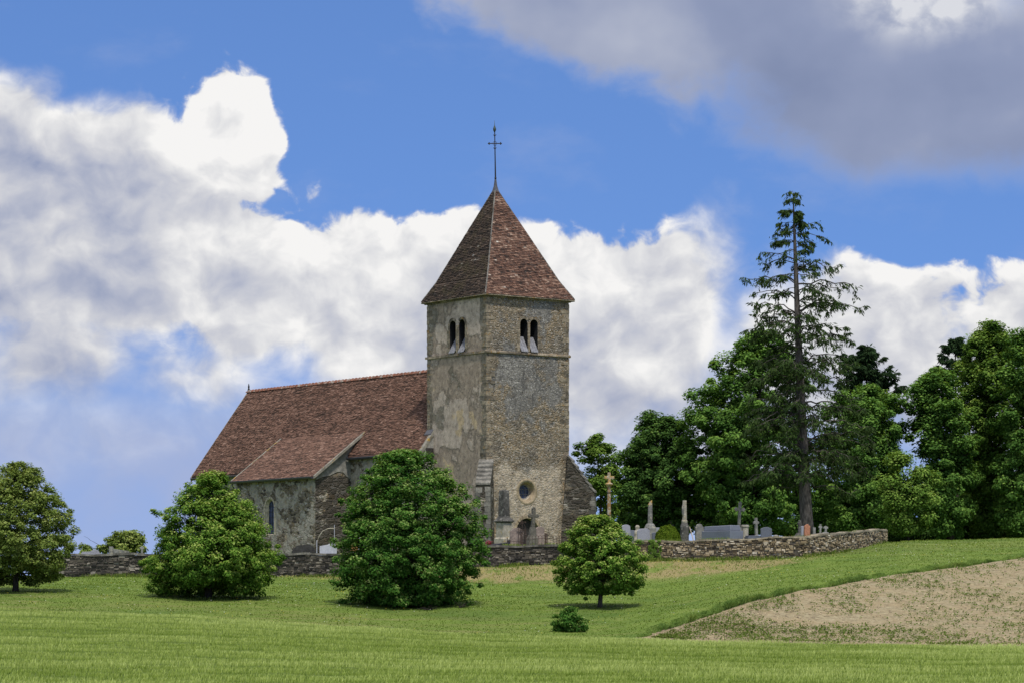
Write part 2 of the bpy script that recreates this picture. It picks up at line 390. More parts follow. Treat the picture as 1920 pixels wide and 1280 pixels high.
# ------------------------------------------------------------------ materials
def leaf_mat(name, stops, trans=0.28):
    m, g = new_mat(name); v = g.attr('var')
    c = g.ramp(v, stops)
    d = g.n.new('ShaderNodeBsdfDiffuse'); g.l.new(c, d.inputs[0])
    t = g.n.new('ShaderNodeBsdfTranslucent'); g.l.new(g.mix(1.0, c, (1.25, 1.2, 0.55), 'MULTIPLY'), t.inputs[0])
    s = g.n.new('ShaderNodeMixShader'); s.inputs[0].default_value = trans
    g.l.new(d.outputs[0], s.inputs[1]); g.l.new(t.outputs[0], s.inputs[2])
    o = g.n.new('ShaderNodeOutputMaterial'); g.l.new(s.outputs[0], o.inputs[0]); return m

def bark_mat(name, a, b):
    m, g = new_mat(name); p = g.obj(); x, y, z = g.sep(p)
    n = g.noise(g.xyz(g.mul(x, 3.0), g.mul(y, 3.0), g.mul(z, 0.7)), 4.0, 5, 0.65)
    return finish(m, g, g.mix(g.sm(n, 0.35, 0.65), a, b), 0.95, g.bump(n, 0.8, 0.04), 0.1)

def uv_of(g):
    x, y, z = g.sep(g.obj()); return g.add(x, y), z, x, y

def rubble(g, u, z, su=3.0, sz=5.6, stops=None, seed=0.0):
    """colours and relief of coursed rubble: stone colour, mortar mask, height"""
    base = g.xyz(g.mul(u, su), g.mul(z, sz), seed)
    d = g.vm('SCALE', g.vm('SUBTRACT', g.noise(base, 0.9, 3, 0.55, col=True), (0.5, 0.5, 0.5)), sc=0.9)
    v = g.vm('ADD', base, d)
    f1 = g.vor(v, 1.0, 'F1', 0.9); ed = g.vor(v, 1.0, 'DISTANCE_TO_EDGE', 0.9)
    cr = g.sep(f1.outputs['Color'])[0]
    stops = stops or [(0.0, (0.055, 0.049, 0.042)), (0.22, (0.150, 0.125, 0.092)), (0.45, (0.26, 0.215, 0.150)), (0.62, (0.235, 0.215, 0.182)), (0.8, (0.37, 0.33, 0.26)), (1.0, (0.52, 0.49, 0.43))]
    col = g.ramp(cr, stops)
    fine = g.noise(base, 5.0, 4, 0.7)
    col = g.mix(g.sm(fine, 0.35, 0.7, 0.0, 0.5), g.mix(0.35, col, (0.05, 0.045, 0.04)), col)
    joint = g.sm(ed.outputs[0], 0.015, 0.10, 1.0, 0.0)
    h = g.add(g.sm(ed.outputs[0], 0.0, 0.22), g.mul(fine, 0.5))
    return col, joint, h

def band(g, x, a, b, w): return g.mul(g.sm(x, a - w, a + w), g.sm(x, b + w, b - w))

ZB = 3.15                                # church datum
def tower_front_mat():
    m, g = new_mat('tower front masonry'); u, z, lx, ly = uv_of(g)
    p = g.xyz(u, z, 1.3); zw = g.add(z, ZB)
    rc, rj, rh = rubble(g, u, z, 3.6, 6.6, [(0.0, (0.30, 0.29, 0.28)), (0.25, (0.75, 0.70, 0.62)), (0.5, (1.0, 0.95, 0.85)), (0.75, (1.25, 1.12, 0.92)), (0.9, (1.55, 1.5, 1.4)), (1.0, (2.0, 1.98, 1.9))])
    nm = g.noise(p, 0.55, 6, 0.66); nb = g.noise(g.vm('ADD', p, (7, 3, 1)), 0.8, 6, 0.66); nf = g.noise(p, 3.2, 7, 0.74); sp = g.noise(p, 9.0, 5, 0.75); sp2 = g.noise(g.vm('ADD', p, (3, 9, 4)), 6.0, 5, 0.75)
    # broad tones: grey render high up, ochre rubble at the edges and across the middle, tan plaster low down
    edge = g.m('MAXIMUM', g.sm(u, 1.5, 0.1), g.sm(u, 4.7, 6.1))
    wob = g.add(g.mul(g.sub(nm, 0.5), 3.8), g.mul(g.sub(nf, 0.5), 0.9))
    rub = g.add(g.mul(edge, 0.70), g.add(g.mul(band(g, zw, 8.3, 11.3, 1.0), 0.60), g.add(g.mul(g.sm(zw, 14.8, 15.5), 0.42), wob)))
    rub = g.sm(rub, 0.16, 0.50)
    low = g.sm(g.add(zw, g.mul(g.sub(nb, 0.5), 5.5)), 9.3, 7.6)
    grey = g.mix(g.sm(nf, 0.36, 0.62), (0.110, 0.104, 0.096), (0.225, 0.212, 0.190)); brown = g.mix(g.sm(nb, 0.38, 0.62), (0.285, 0.228, 0.155), (0.215, 0.185, 0.145)); tan = g.mix(g.sm(nf, 0.36, 0.60), (0.31, 0.260, 0.195), (0.52, 0.435, 0.325))
    col = g.mix(rub, grey, brown); col = g.mix(g.mul(low, g.sm(rub, 1.25, 0.35, 0.35, 0.95)), col, tan)
    och = g.mul(g.sm(g.noise(g.vm('ADD', p, (1, 4, 8)), 1.3, 6, 0.7), 0.54, 0.66), g.add(0.15, g.mul(rub, 0.5)))
    col = g.mix(och, col, (0.25, 0.165, 0.075))
    cellf = g.add(0.15, g.mul(g.m('MAXIMUM', rub, g.mul(low, 0.30)), 0.50))
    col = g.mix(cellf, col, g.mix(1.0, col, rc, 'MULTIPLY'))
    col = g.mix(g.mul(rj, g.mul(rub, 0.45)), col, (0.23, 0.195, 0.145))
    # speckle of lichen and soot
    col = g.mix(g.sm(sp, 0.53, 0.61, 0.0, 0.60), col, (0.52, 0.495, 0.44))
    col = g.mix(g.sm(sp2, 0.45, 0.37, 0.0, 0.6), col, (0.050, 0.046, 0.041))
    drk = g.mul(g.sm(nb, 0.52, 0.60), g.sm(nf, 0.44, 0.58)); col = g.mix(g.mul(drk, 0.42), col, (0.075, 0.071, 0.065))
    drip = g.noise(g.xyz(g.mul(u, 2.2), g.mul(z, 0.25), 5.0), 1.5, 4, 0.6)
    col = g.mix(g.mul(g.sm(drip, 0.53, 0.68), g.mul(band(g, zw, 11.8, 15.2, 1.0), 0.6)), col, (0.055, 0.053, 0.050))
    h = g.add(g.mul(rh, g.mul(cellf, 1.1)), g.mul(nf, 0.7))
    return finish(m, g, col, 0.95, g.bump(h, 0.9, 0.06), 0.1)

def tower_side_mat():
    m, g = new_mat('tower side render'); u, z, lx, ly = uv_of(g)
    p = g.xyz(u, g.mul(z, 0.8), 7.9); zw = g.add(z, ZB)
    na = g.noise(p, 0.42, 6, 0.56, 0.08); nb = g.noise(g.vm('ADD', p, (13, 5, 2)), 0.55, 6, 0.58, 0.05); nf = g.noise(p, 3.2, 6, 0.7); sp = g.noise(p, 12.0, 3, 0.7)
    rc, rj, rh = rubble(g, u, z, 2.6, 4.6, seed=4.0)
    c1 = g.ramp(nf, [(0.3, (0.190, 0.152, 0.117)), (0.5, (0.306, 0.245, 0.188)), (0.7, (0.443, 0.361, 0.280))])
    c2 = g.ramp(nf, [(0.3, (0.288, 0.235, 0.188)), (0.5, (0.429, 0.355, 0.286)), (0.7, (0.578, 0.477, 0.387))])
    c3 = g.ramp(nf, [(0.3, (0.336, 0.257, 0.162)), (0.6, (0.550, 0.422, 0.269)), (0.8, (0.671, 0.539, 0.370))])
    col = g.mix(g.sm(na, 0.505, 0.55), c1, c2)
    m3 = g.mul(g.sm(nb, 0.57, 0.60), g.sm(zw, 14.0, 12.5)); col = g.mix(m3, col, c3)
    ex = g.add(g.mul(g.sub(nb, 0.5), -2.2), g.add(g.mul(g.m('MAXIMUM', g.sm(u, 0.9, 0.3), g.sm(u, 5.6, 6.2)), 0.55), g.mul(g.sm(zw, 15.0, 15.5), 0.16)))
    mk = g.sm(ex, 0.30, 0.36); col = g.mix(g.mul(mk, 0.85), col, g.mix(0.5, rc, (0.16, 0.145, 0.11)))
    rim = g.m('MAXIMUM', g.mul(g.sm(na, 0.49, 0.515), g.sm(na, 0.54, 0.515)), g.mul(g.sm(ex, 0.22, 0.30), g.sm(ex, 0.38, 0.31)))
    col = g.mix(g.mul(rim, 0.40), col, (0.085, 0.076, 0.062))
    low = g.mul(g.sm(zw, 9.5, 7.4), g.sm(g.noise(p, 0.9, 4, 0.6), 0.44, 0.6))
    col = g.mix(g.mul(low, 0.5), col, g.mix(nf, (0.08, 0.075, 0.07), (0.33, 0.28, 0.20)))
    col = g.mix(g.sm(sp, 0.62, 0.70, 0.0, 0.4), col, (0.40, 0.38, 0.33))
    drip = g.noise(g.xyz(g.mul(u, 2.0), g.mul(z, 0.2), 2.0), 1.5, 4, 0.6)
    col = g.mix(g.sm(drip, 0.54, 0.74, 0.0, 0.35), col, (0.10, 0.092, 0.078))
    col = g.mix(g.sm(g.noise(g.vm('ADD', p, (2, 6, 3)), 6.0, 5, 0.75), 0.45, 0.34, 0.0, 0.6), col, (0.06, 0.056, 0.048))
    h = g.add(g.add(g.mul(mk, -0.5), g.mul(g.sm(na, 0.51, 0.54), 0.35)), g.mul(nf, 0.5))
    return finish(m, g, col, 0.95, g.bump(h, 0.8, 0.05), 0.1)

def old_wall_mat(name, dark=0.0, seed=0.0, warm=0.5, plaster=0.5, su=3.0, sz=5.2, diag=False):
    m, g = new_mat(name); u, z, lx, ly = uv_of(g)
    if diag: u = g.add(g.mul(lx, 1.35), g.mul(ly, 0.35))
    p = g.xyz(u, z, seed)
    rc, rj, rh = rubble(g, u, z, su, sz, seed=seed)
    nf = g.noise(p, 3.2, 6, 0.72); nm = g.noise(p, 0.8, 5, 0.6); bl = g.noise(g.vm('ADD', p, (9, 1, 4)), 1.3, 4, 0.6)
    pl = g.ramp(nf, [(0.3, (0.150, 0.139, 0.121)), (0.5, (0.282, 0.262, 0.218)), (0.7, (0.408, 0.378, 0.310))])
    rc = g.mix(g.mul(rj, 0.6), rc, (0.24, 0.20, 0.14))
    mk = g.sm(g.add(nm, g.mul(g.sub(bl, 0.5), 0.5)), plaster - 0.03, plaster + 0.04)
    col = g.mix(mk, rc, pl)
    col = g.mix(g.mul(g.sm(bl, 0.55, 0.68), 0.5 * warm), col, (0.31, 0.205, 0.085))
    col = g.mix(g.sm(g.noise(p, 1.1, 5, 0.65), 0.62 - dark * 0.3, 0.72 - dark * 0.3, 0.0, 0.45 + 0.4 * dark), col, (0.042, 0.038, 0.033))
    col = g.mix(g.sm(g.noise(p, 9.0, 3, 0.7), 0.62, 0.70, 0.0, 0.55), col, (0.42, 0.41, 0.37))
    h = g.add(g.mul(rh, g.sub(1.0, g.mul(mk, 0.75))), g.mul(nf, 0.4))
    return finish(m, g, col, 0.95, g.bump(h, 0.9, 0.07), 0.1)

def stone_mat(name, base, dark=0.4, lichen=0.0, lcol=(0.42, 0.25, 0.03), scale=1.0, rough=0.9, attr=0.0):
    m, g = new_mat(name); p = g.obj()
    nf = g.noise(p, 9.0 * scale, 5, 0.7); nm = g.noise(p, 2.2 * scale, 4, 0.6)
    b = Vector(base)
    col = g.mix(g.sm(nf, 0.3, 0.7), tuple(b * 0.62), tuple(b * 1.25))
    col = g.mix(g.mul(g.sm(nm, 0.44, 0.62), dark), col, tuple(b * 0.22))
    if attr: col = g.mix(attr, col, g.mix(1.0, col, g.ramp(g.attr('var'), [(0.0, (0.35, 0.33, 0.30)), (0.5, (1.0, 0.95, 0.85)), (1.0, (1.7, 1.6, 1.45))]), 'MULTIPLY'))
    if lichen: col = g.mix(g.mul(g.sm(g.noise(p, 3.1 * scale, 5, 0.65), 0.60 - 0.2 * lichen, 0.68 - 0.2 * lichen), 0.85), col, lcol)
    return finish(m, g, col, rough, g.bump(nf, 0.5, 0.03), 0.2)

def speckle_mat(name, base, rough=0.45):
    m, g = new_mat(name); p = g.obj(); b = Vector(base)
    n = g.noise(p, 45.0, 3, 0.7); n2 = g.noise(p, 1.5, 3, 0.6)
    col = g.mix(g.sm(n, 0.35, 0.65), tuple(b * 0.7), tuple(b * 1.25)); col = g.mix(g.sm(n2, 0.45, 0.7, 0.0, 0.25), col, tuple(b * 0.5))
    return finish(m, g, col, rough, None, 0.4)

def tile_mat(name, stops, lichen=0.3, moss=0.0):
    m, g = new_mat(name); v = g.attr('var'); p = g.obj()
    n = g.noise(p, 0.55, 5, 0.62); nf = g.noise(p, 6.0, 4, 0.7)
    f = g.add(g.add(v, g.mul(g.sub(n, 0.5), 0.55)), g.mul(g.sub(nf, 0.5), 0.25))
    col = g.ramp(f, stops)
    col = g.mix(g.mul(g.sm(g.noise(p, 7.0, 4, 0.75), 0.58, 0.68), lichen), col, (0.40, 0.38, 0.33))
    if moss: col = g.mix(g.mul(g.sm(g.noise(p, 0.9, 4, 0.6), 0.5, 0.68), moss), col, (0.072, 0.062, 0.030))
    return finish(m, g, col, 0.9, g.bump(nf, 0.4, 0.02), 0.15)

def plain(name, c, rough=0.6, metal=0.0, var=0.25):
    m, g = new_mat(name); b = Vector(c); n = g.noise(g.obj(), 7.0, 4, 0.65)
    return finish(m, g, g.mix(g.sm(n, 0.3, 0.7), tuple(b * (1 - var)), tuple(b * (1 + var))), rough, None, 0.3, metal)

M = dict(
  front=tower_front_mat(), side=tower_side_mat(),
  nave=old_wall_mat('nave wall masonry', 0.0, 2.0, 0.5, 0.45), chapel=old_wall_mat('chapel wall masonry', 0.12, 6.0, 0.8, 0.50),
  chapel_w=old_wall_mat('chapel stained masonry', 0.85, 11.0, 1.3, 0.62, 2.3, 4.2), buttress=old_wall_mat('buttress masonry', 0.85, 15.0, 0.3, 0.62, 2.6, 5.0, True),
  plaster=stone_mat('cement render', (0.30, 0.285, 0.25), 0.35, scale=0.4), coping=stone_mat('coping stone', (0.27, 0.25, 0.205), 0.45, 0.15, scale=0.6),
  quoin=stone_mat('quoin stone', (0.255, 0.220, 0.168), 0.6, 0.20, (0.25, 0.150, 0.055), 0.9, attr=0.55), slab=stone_mat('weathered slab', (0.205, 0.198, 0.180), 0.65, scale=0.6, attr=0.5),
  surround=stone_mat('window surround', (0.36, 0.285, 0.185), 0.25, scale=0.5), cream=stone_mat('pale dressed stone', (0.42, 0.37, 0.27), 0.2, scale=0.5),
  tile=tile_mat('nave tiles', [(0.0, (0.045, 0.030, 0.022)), (0.28, (0.108, 0.063, 0.046)), (0.5, (0.178, 0.098, 0.069)), (0.72, (0.255, 0.150, 0.108)), (1.0, (0.37, 0.245, 0.185))], 0.12, 0.0),
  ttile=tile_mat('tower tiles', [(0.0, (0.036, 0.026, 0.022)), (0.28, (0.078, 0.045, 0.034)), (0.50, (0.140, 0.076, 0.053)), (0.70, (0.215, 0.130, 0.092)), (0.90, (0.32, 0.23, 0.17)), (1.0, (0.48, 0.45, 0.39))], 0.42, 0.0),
  ttile_shade=tile_mat('shaded mossy tower tiles', [(0.0, (0.015, 0.013, 0.011)), (0.30, (0.033, 0.025, 0.020)), (0.55, (0.059, 0.042, 0.031)), (0.80, (0.094, 0.066, 0.048)), (0.95, (0.180, 0.160, 0.132)), (1.0, (0.279, 0.269, 0.246))], 0.25, 0.45),  # left slope: its shade is put into a darker tile colour, with moss
  ridge=stone_mat('ridge tile', (0.24, 0.115, 0.082), 0.4, 0.4, (0.40, 0.37, 0.32), attr=0.6), lead=plain('lead sheet', (0.105, 0.105, 0.115), 0.55, 0.3),
  zinc=plain('gutter zinc', (0.060, 0.066, 0.078), 0.45, 0.4), iron=plain('old iron', (0.022, 0.020, 0.019), 0.6, 0.3), rust=plain('rusty iron', (0.07, 0.045, 0.035), 0.8),
  bronze=plain('green bronze', (0.055, 0.075, 0.065), 0.55, 0.4), board=plain('weathered boards', (0.20, 0.20, 0.215), 0.8, 0, 0.3), darkwood=plain('dark old wood', (0.035, 0.030, 0.027), 0.85, 0, 0.4),
  void=plain('belfry darkness', (0.015, 0.015, 0.016), 0.95), glass=plain('leaded glass', (0.032, 0.046, 0.092), 0.25, 0, 0.5),
)

# ------------------------------------------------------------------ the church (local frame: x along the front, y along the nave)
W = 6.394; ANG = R(36.42); AX = W / 2
church = thing('church', (-1.575, 175.0, ZB), 'old stone village church with square tower, pyramid tiled roof and red tiled nave', 'church', ANG)
def L(zw): return zw - ZB

def arch_pts(cx, w, z0, z1, n=10):
    r = w / 2; zs = z1 - r
    return [(cx - r, z0), (cx + r, z0)] + [(cx + r * math.cos(t), zs + r * math.sin(t)) for t in [math.pi * i / n for i in range(n + 1)]]
def prism_y(pts, y0, y1): mb = MB(); mb.prism(pts, y0, y1); return mb
def prism_x(pts, x0, x1):
    mb = MB(); mb.loft([[(x0, u, z) for u, z in pts], [(x1, u, z) for u, z in pts]]); return mb

def build_tower():
    mb = MB(); b = -1.2; t = L(18.60)
    mb.box((0, 0, b), (W, W, t), 0.5)
    cut = []
    BW, Z0, Z1 = 0.58, L(15.28), L(17.30)
    for cx in (2.42, 3.20): cut.append(prism_y(arch_pts(cx + 0.45, BW, Z0, Z1), -0.3, 1.3))
    for cy in (2.28, 3.28): cut.append(prism_x(arch_pts(cy + 0.3, 0.66, Z0, Z1), -0.3, 1.3))
    oz = L(6.60); ox = 3.11
    cone = MB(); rings = []
    for yy, r in ((-0.2, 0.66), (0.0, 0.60), (0.36, 0.47), (0.75, 0.47)):
        rings.append([(ox + r * math.cos(2 * math.pi * k / 32), yy, oz + r * math.sin(2 * math.pi * k / 32)) for k in range(32)])
    cone.loft(rings); cut.append(cone)
    cut.append(prism_y(arch_pts(3.15, 1.75, L(2.6), L(4.95), 14), -0.3, 0.45))
    o = booled('tower', mb, cut, [M['front'], M['side'], M['void']], church)
    for p in o.data.polygons:
        n = p.normal; c = p.center
        inner = 0.55 < c.x < W - 0.5 and 0.55 < c.y < W - 0.5 and c.z > L(15)
        p.material_index = 2 if inner else (1 if abs(n.x) > 0.9 else 0)
    # bands of stone
    sc = MB()
    zc = L(15.16); q = 0.10
    for lo, hi in (((-q, -q), (W + q, 0.02)), ((-q, 0.02), (0.02, W + q)), ((W - 0.02, 0.02), (W + q, W + q))):
        x = lo[0]
        if hi[0] - lo[0] > 1:
            xs = np.arange(lo[0], hi[0], 0.8)
            for x0 in xs: sc.hexa([(x0, lo[1], zc - 0.06), (min(x0 + 0.79, hi[0]), lo[1], zc - 0.06), (min(x0 + 0.79, hi[0]), hi[1], zc - 0.10), (x0, hi[1], zc - 0.10), (x0, lo[1] + random.uniform(0, .015), zc + 0.03), (min(x0 + 0.79, hi[0]), lo[1] + random.uniform(0, .015), zc + 0.03), (min(x0 + 0.79, hi[0]), hi[1], zc + 0.10), (x0, hi[1], zc + 0.10)])
        else:
            for y0 in np.arange(lo[1], hi[1], 0.8): sc.box((lo[0] + random.uniform(0, .02), y0, zc - 0.08), (hi[0], min(y0 + 0.79, hi[1]), zc + random.uniform(0.05, 0.08)))
    sc.build('string_course', M['quoin'], o)
    cr = MB(); zt = L(18.5)
    for k in range(8):
        x0 = -0.10 + k * (W + 0.2) / 8; cr.box((x0, -0.10, zt), (x0 + (W + 0.2) / 8 - 0.01, 0.02, zt + 0.20)); cr.box((-0.10, x0 + 0.14, zt), (0.02, x0 + (W + 0.2) / 8 + 0.08, zt + 0.20))
    cr.build('cornice', M['quoin'], o)
    # corner stones, alternately long and short, a little proud of the render
    for cx, cy, sx, sy in ((0, 0, 1, 1), (W, 0, -1, 1), (0, W, 1, -1)):
        qs = MB(); z = L(3.0); k = 0
        while z < L(18.4):
            if qs.v and z > zc and not getattr(qs, 'upper', False): qs.build('quoin_stones', M['quoin'], o); qs = MB(); qs.upper = True
            h = random.uniform(0.17, 0.34); la, lb = ((0.55, 0.28) if k % 2 else (0.28, 0.50)); la *= random.uniform(0.6, 1.35); lb *= random.uniform(0.6, 1.35)
            e = random.uniform(0.004, 0.024)
            if abs(z + h / 2 - zc) > h / 2 + 0.1:
                xs = sorted((cx - sx * e, cx + sx * la)); ys = sorted((cy - sy * e, cy + sy * lb))
                qs.box((xs[0], ys[0], z), (xs[1], ys[1], z + h - 0.025), j=0.012)
            z += h; k += 1
        qs.build('quoin_stones', M['quoin'], o)
    # paired belfry openings
    for face in ('front', 'side'):
        s = MB(); w = MB(); boards = []
        cs, bw = ((2.87, 3.65), BW) if face == 'front' else ((2.58, 3.58), 0.66)
        def put(mbx, u0, u1, d0, d1, z0, z1, j=0.0):
            if face == 'front': mbx.box((u0, d0, z0), (u1, d1, z1), j=j)
            else: mbx.box((d0, u0, z0), (d1, u1, z1), j=j)
        mid = sum(cs) / 2; gap = (cs[1] - cs[0] - bw) / 2
        put(s, mid - gap + 0.02, mid + gap - 0.02, -0.03, 0.30, Z0 + 0.02, Z1 - bw / 2)            # middle pier
        for cx in cs:                                                                              # voussoirs
            zs = Z1 - bw / 2; r0, r1 = bw / 2 + 0.005, bw / 2 + 0.17
            for i in range(9):
                t0, t1 = math.pi * i / 9 + 0.02, math.pi * (i + 1) / 9 - 0.02
                if (cx == cs[0] and t0 < 0.6) or (cx == cs[1] and t1 > math.pi - 0.6): continue
                P = []
                e0, e1 = -0.022 - random.uniform(0, .015), 0.05
                for dd in (e0, e1):
                    for r, t in ((r0, t0), (r1, t0), (r1, t1), (r0, t1)):
                        uu, zz = cx + r * math.cos(t), zs + r * math.sin(t)
                        P.append((uu, dd, zz) if face == 'front' else (dd, uu, zz))
                s.hexa(P)
        for cx, sg in ((cs[0], -1), (cs[1], 1)):
            z = Z0
            while z < Z1 - bw / 2 - 0.05:
                h = random.uniform(0.2, 0.36); u0 = cx + sg * (bw / 2 + 0.005); u1 = u0 + sg * random.uniform(0.14, 0.30)
                put(s, min(u0, u1), max(u0, u1), -0.02, 0.04, z, min(z + h - 0.02, Z1 - bw / 2), 0.006); z += h
        win = s.build('belfry_window', M['quoin'], church)
        for cx in cs:
            q = MB(); z0, z1 = Z0 - 0.02, Z0 + 0.92
            for k in range(3):
                ua = cx - bw / 2 + 0.02 + k * (bw - 0.04) / 3; ub = ua + (bw - 0.04) / 3 - 0.012
                P = [(ua, -0.13, z0), (ub, -0.13, z0), (ub, 0.42, z1), (ua, 0.42, z1), (ua, -0.13, z0 + 0.04), (ub, -0.13, z0 + 0.04), (ub, 0.42, z1 + 0.04), (ua, 0.42, z1 + 0.04)]
                if face != 'front': P = [(b_, a_, c_) for a_, b_, c_ in P]
                q.hexa(P)
            q.build('sloping_board', M['board'], win)
    # round window
    ring = MB(); n = 32
    rg = []
    for r, yy in ((0.615, 0.01), (0.615, -0.018), (0.80, -0.012), (0.83, 0.01)):
        rg.append([(ox + r * (1 + 0.02 * math.sin(3 * k)) * math.cos(2 * math.pi * k / n), yy, oz + r * math.sin(2 * math.pi * k / n)) for k in range(n)])
    ring.loft(rg, cap=False); rw = ring.build('round_window', M['surround'], church, True)
    rb = MB(); rb.loft([[(ox + r * math.cos(2 * math.pi * k / n), yy, oz + r * math.sin(2 * math.pi * k / n)) for k in range(n)] for yy, r in ((0.004, 0.598), (0.355, 0.472))], cap=False)
    rb.build('splayed_reveal', M['surround'], rw, True)
    pn = MB(); pn.loft([[(ox + 0.465 * math.cos(2 * math.pi * k / n), yy, oz + 0.465 * math.sin(2 * math.pi * k / n)) for k in range(n)] for yy in (0.42, 0.46)])
    pn.build('pane', M['glass'], rw)
    gb = MB()
    for k in range(n):
        t0, t1 = 2 * math.pi * k / n, 2 * math.pi * (k + 1) / n
        gb.tube([(ox + 0.44 * math.cos(t0), 0.39, oz + 0.44 * math.sin(t0)), (ox + 0.44 * math.cos(t1), 0.39, oz + 0.44 * math.sin(t1))], 0.026, 4)
    for dd in (-0.15, 0.15):
        c = math.sqrt(0.43 ** 2 - dd ** 2)
        gb.tube([(ox + dd, 0.40, oz - c), (ox + dd, 0.40, oz + c)], 0.010, 4); gb.tube([(ox - c, 0.402, oz + dd), (ox + c, 0.402, oz + dd)], 0.010, 4)
    gb.build('glazing_bars', M['plaster'], rw)
    # doorway
    d = MB(); d.prism(arch_pts(3.15, 1.72, L(2.6), L(4.93), 14), 0.30, 0.36)
    for k in range(6):
        u = 3.15 - 0.72 + k * 0.26; d.box((u, 0.28, L(2.6)), (u + 0.245, 0.305, L(4.6)))
    dr = d.build('door', M['darkwood'], church)
    sv = MB(); r0, r1 = 0.885, 1.06; zs = L(4.95) - 0.875
    for i in range(13):
        t0, t1 = math.pi * i / 13 + 0.012, math.pi * (i + 1) / 13 - 0.012; P = []
        for dd in (-0.03, 0.05):
            for r, t in ((r0, t0), (r1, t0), (r1, t1), (r0, t1)): P.append((3.15 + r * math.cos(t), dd, zs + r * math.sin(t)))
        sv.hexa(P)
    for sg in (-1, 1): sv.box((3.15 + sg * 0.97 - 0.0875, -0.03, L(2.6)), (3.15 + sg * 0.97 + 0.0875, 0.05, zs - 0.01))
    sv.build('stone_arch', M['surround'], dr)
build_tower()

def roof_tiles(mb, P0, ud, vd, nd, span, rows, ex, tw, thk=0.022, mi=0):
    """rows of flat tiles from the eave up; span(v) gives the u range of a row"""
    P0, ud, vd, nd = map(Vector, (P0, ud, vd, nd)); k = 0
    for r in range(rows):
        v = r * ex; u0, u1 = span(v)
        if u1 - u0 < 0.05: break
        rowv = random.uniform(-0.09, 0.09); run = 0.0; u = u0 - (random.random() if True else 0) * tw
        while u < u1:
            w = tw * random.uniform(0.85, 1.15); a, b = max(u, u0), min(u + w - 0.006, u1)
            if b - a > 0.02:
                hh = thk * random.uniform(1.5, 2.8); sag = random.uniform(-0.012, 0.012)
                va, vb = v + sag, v + ex * 1.35
                P1 = P0; P0 = P1 + nd * (0.020 * math.sin(a * 0.45) * math.sin(v * 0.5))
                p = [P0 + ud * a + vd * va + nd * hh, P0 + ud * b + vd * va + nd * hh * random.uniform(.85, 1.1), P0 + ud * b + vd * vb + nd * 0.012, P0 + ud * a + vd * vb + nd * 0.012,
                     P0 + ud * a + vd * va, P0 + ud * b + vd * va]
                P0 = P1; i = len(mb.v); mb.v += [tuple(q) for q in p]
                run = 0.42 * run + random.gauss(0, 0.12); t = min(1, max(0, 0.45 + run + random.gauss(0, 0.10) + rowv * 0.7))
                mb.face((i, i + 1, i + 2, i + 3), t, mi); mb.face((i + 4, i + 5, i + 1, i), t * 0.45, mi)  # lower edge coloured darker to paint the shadow line between courses
            u += w

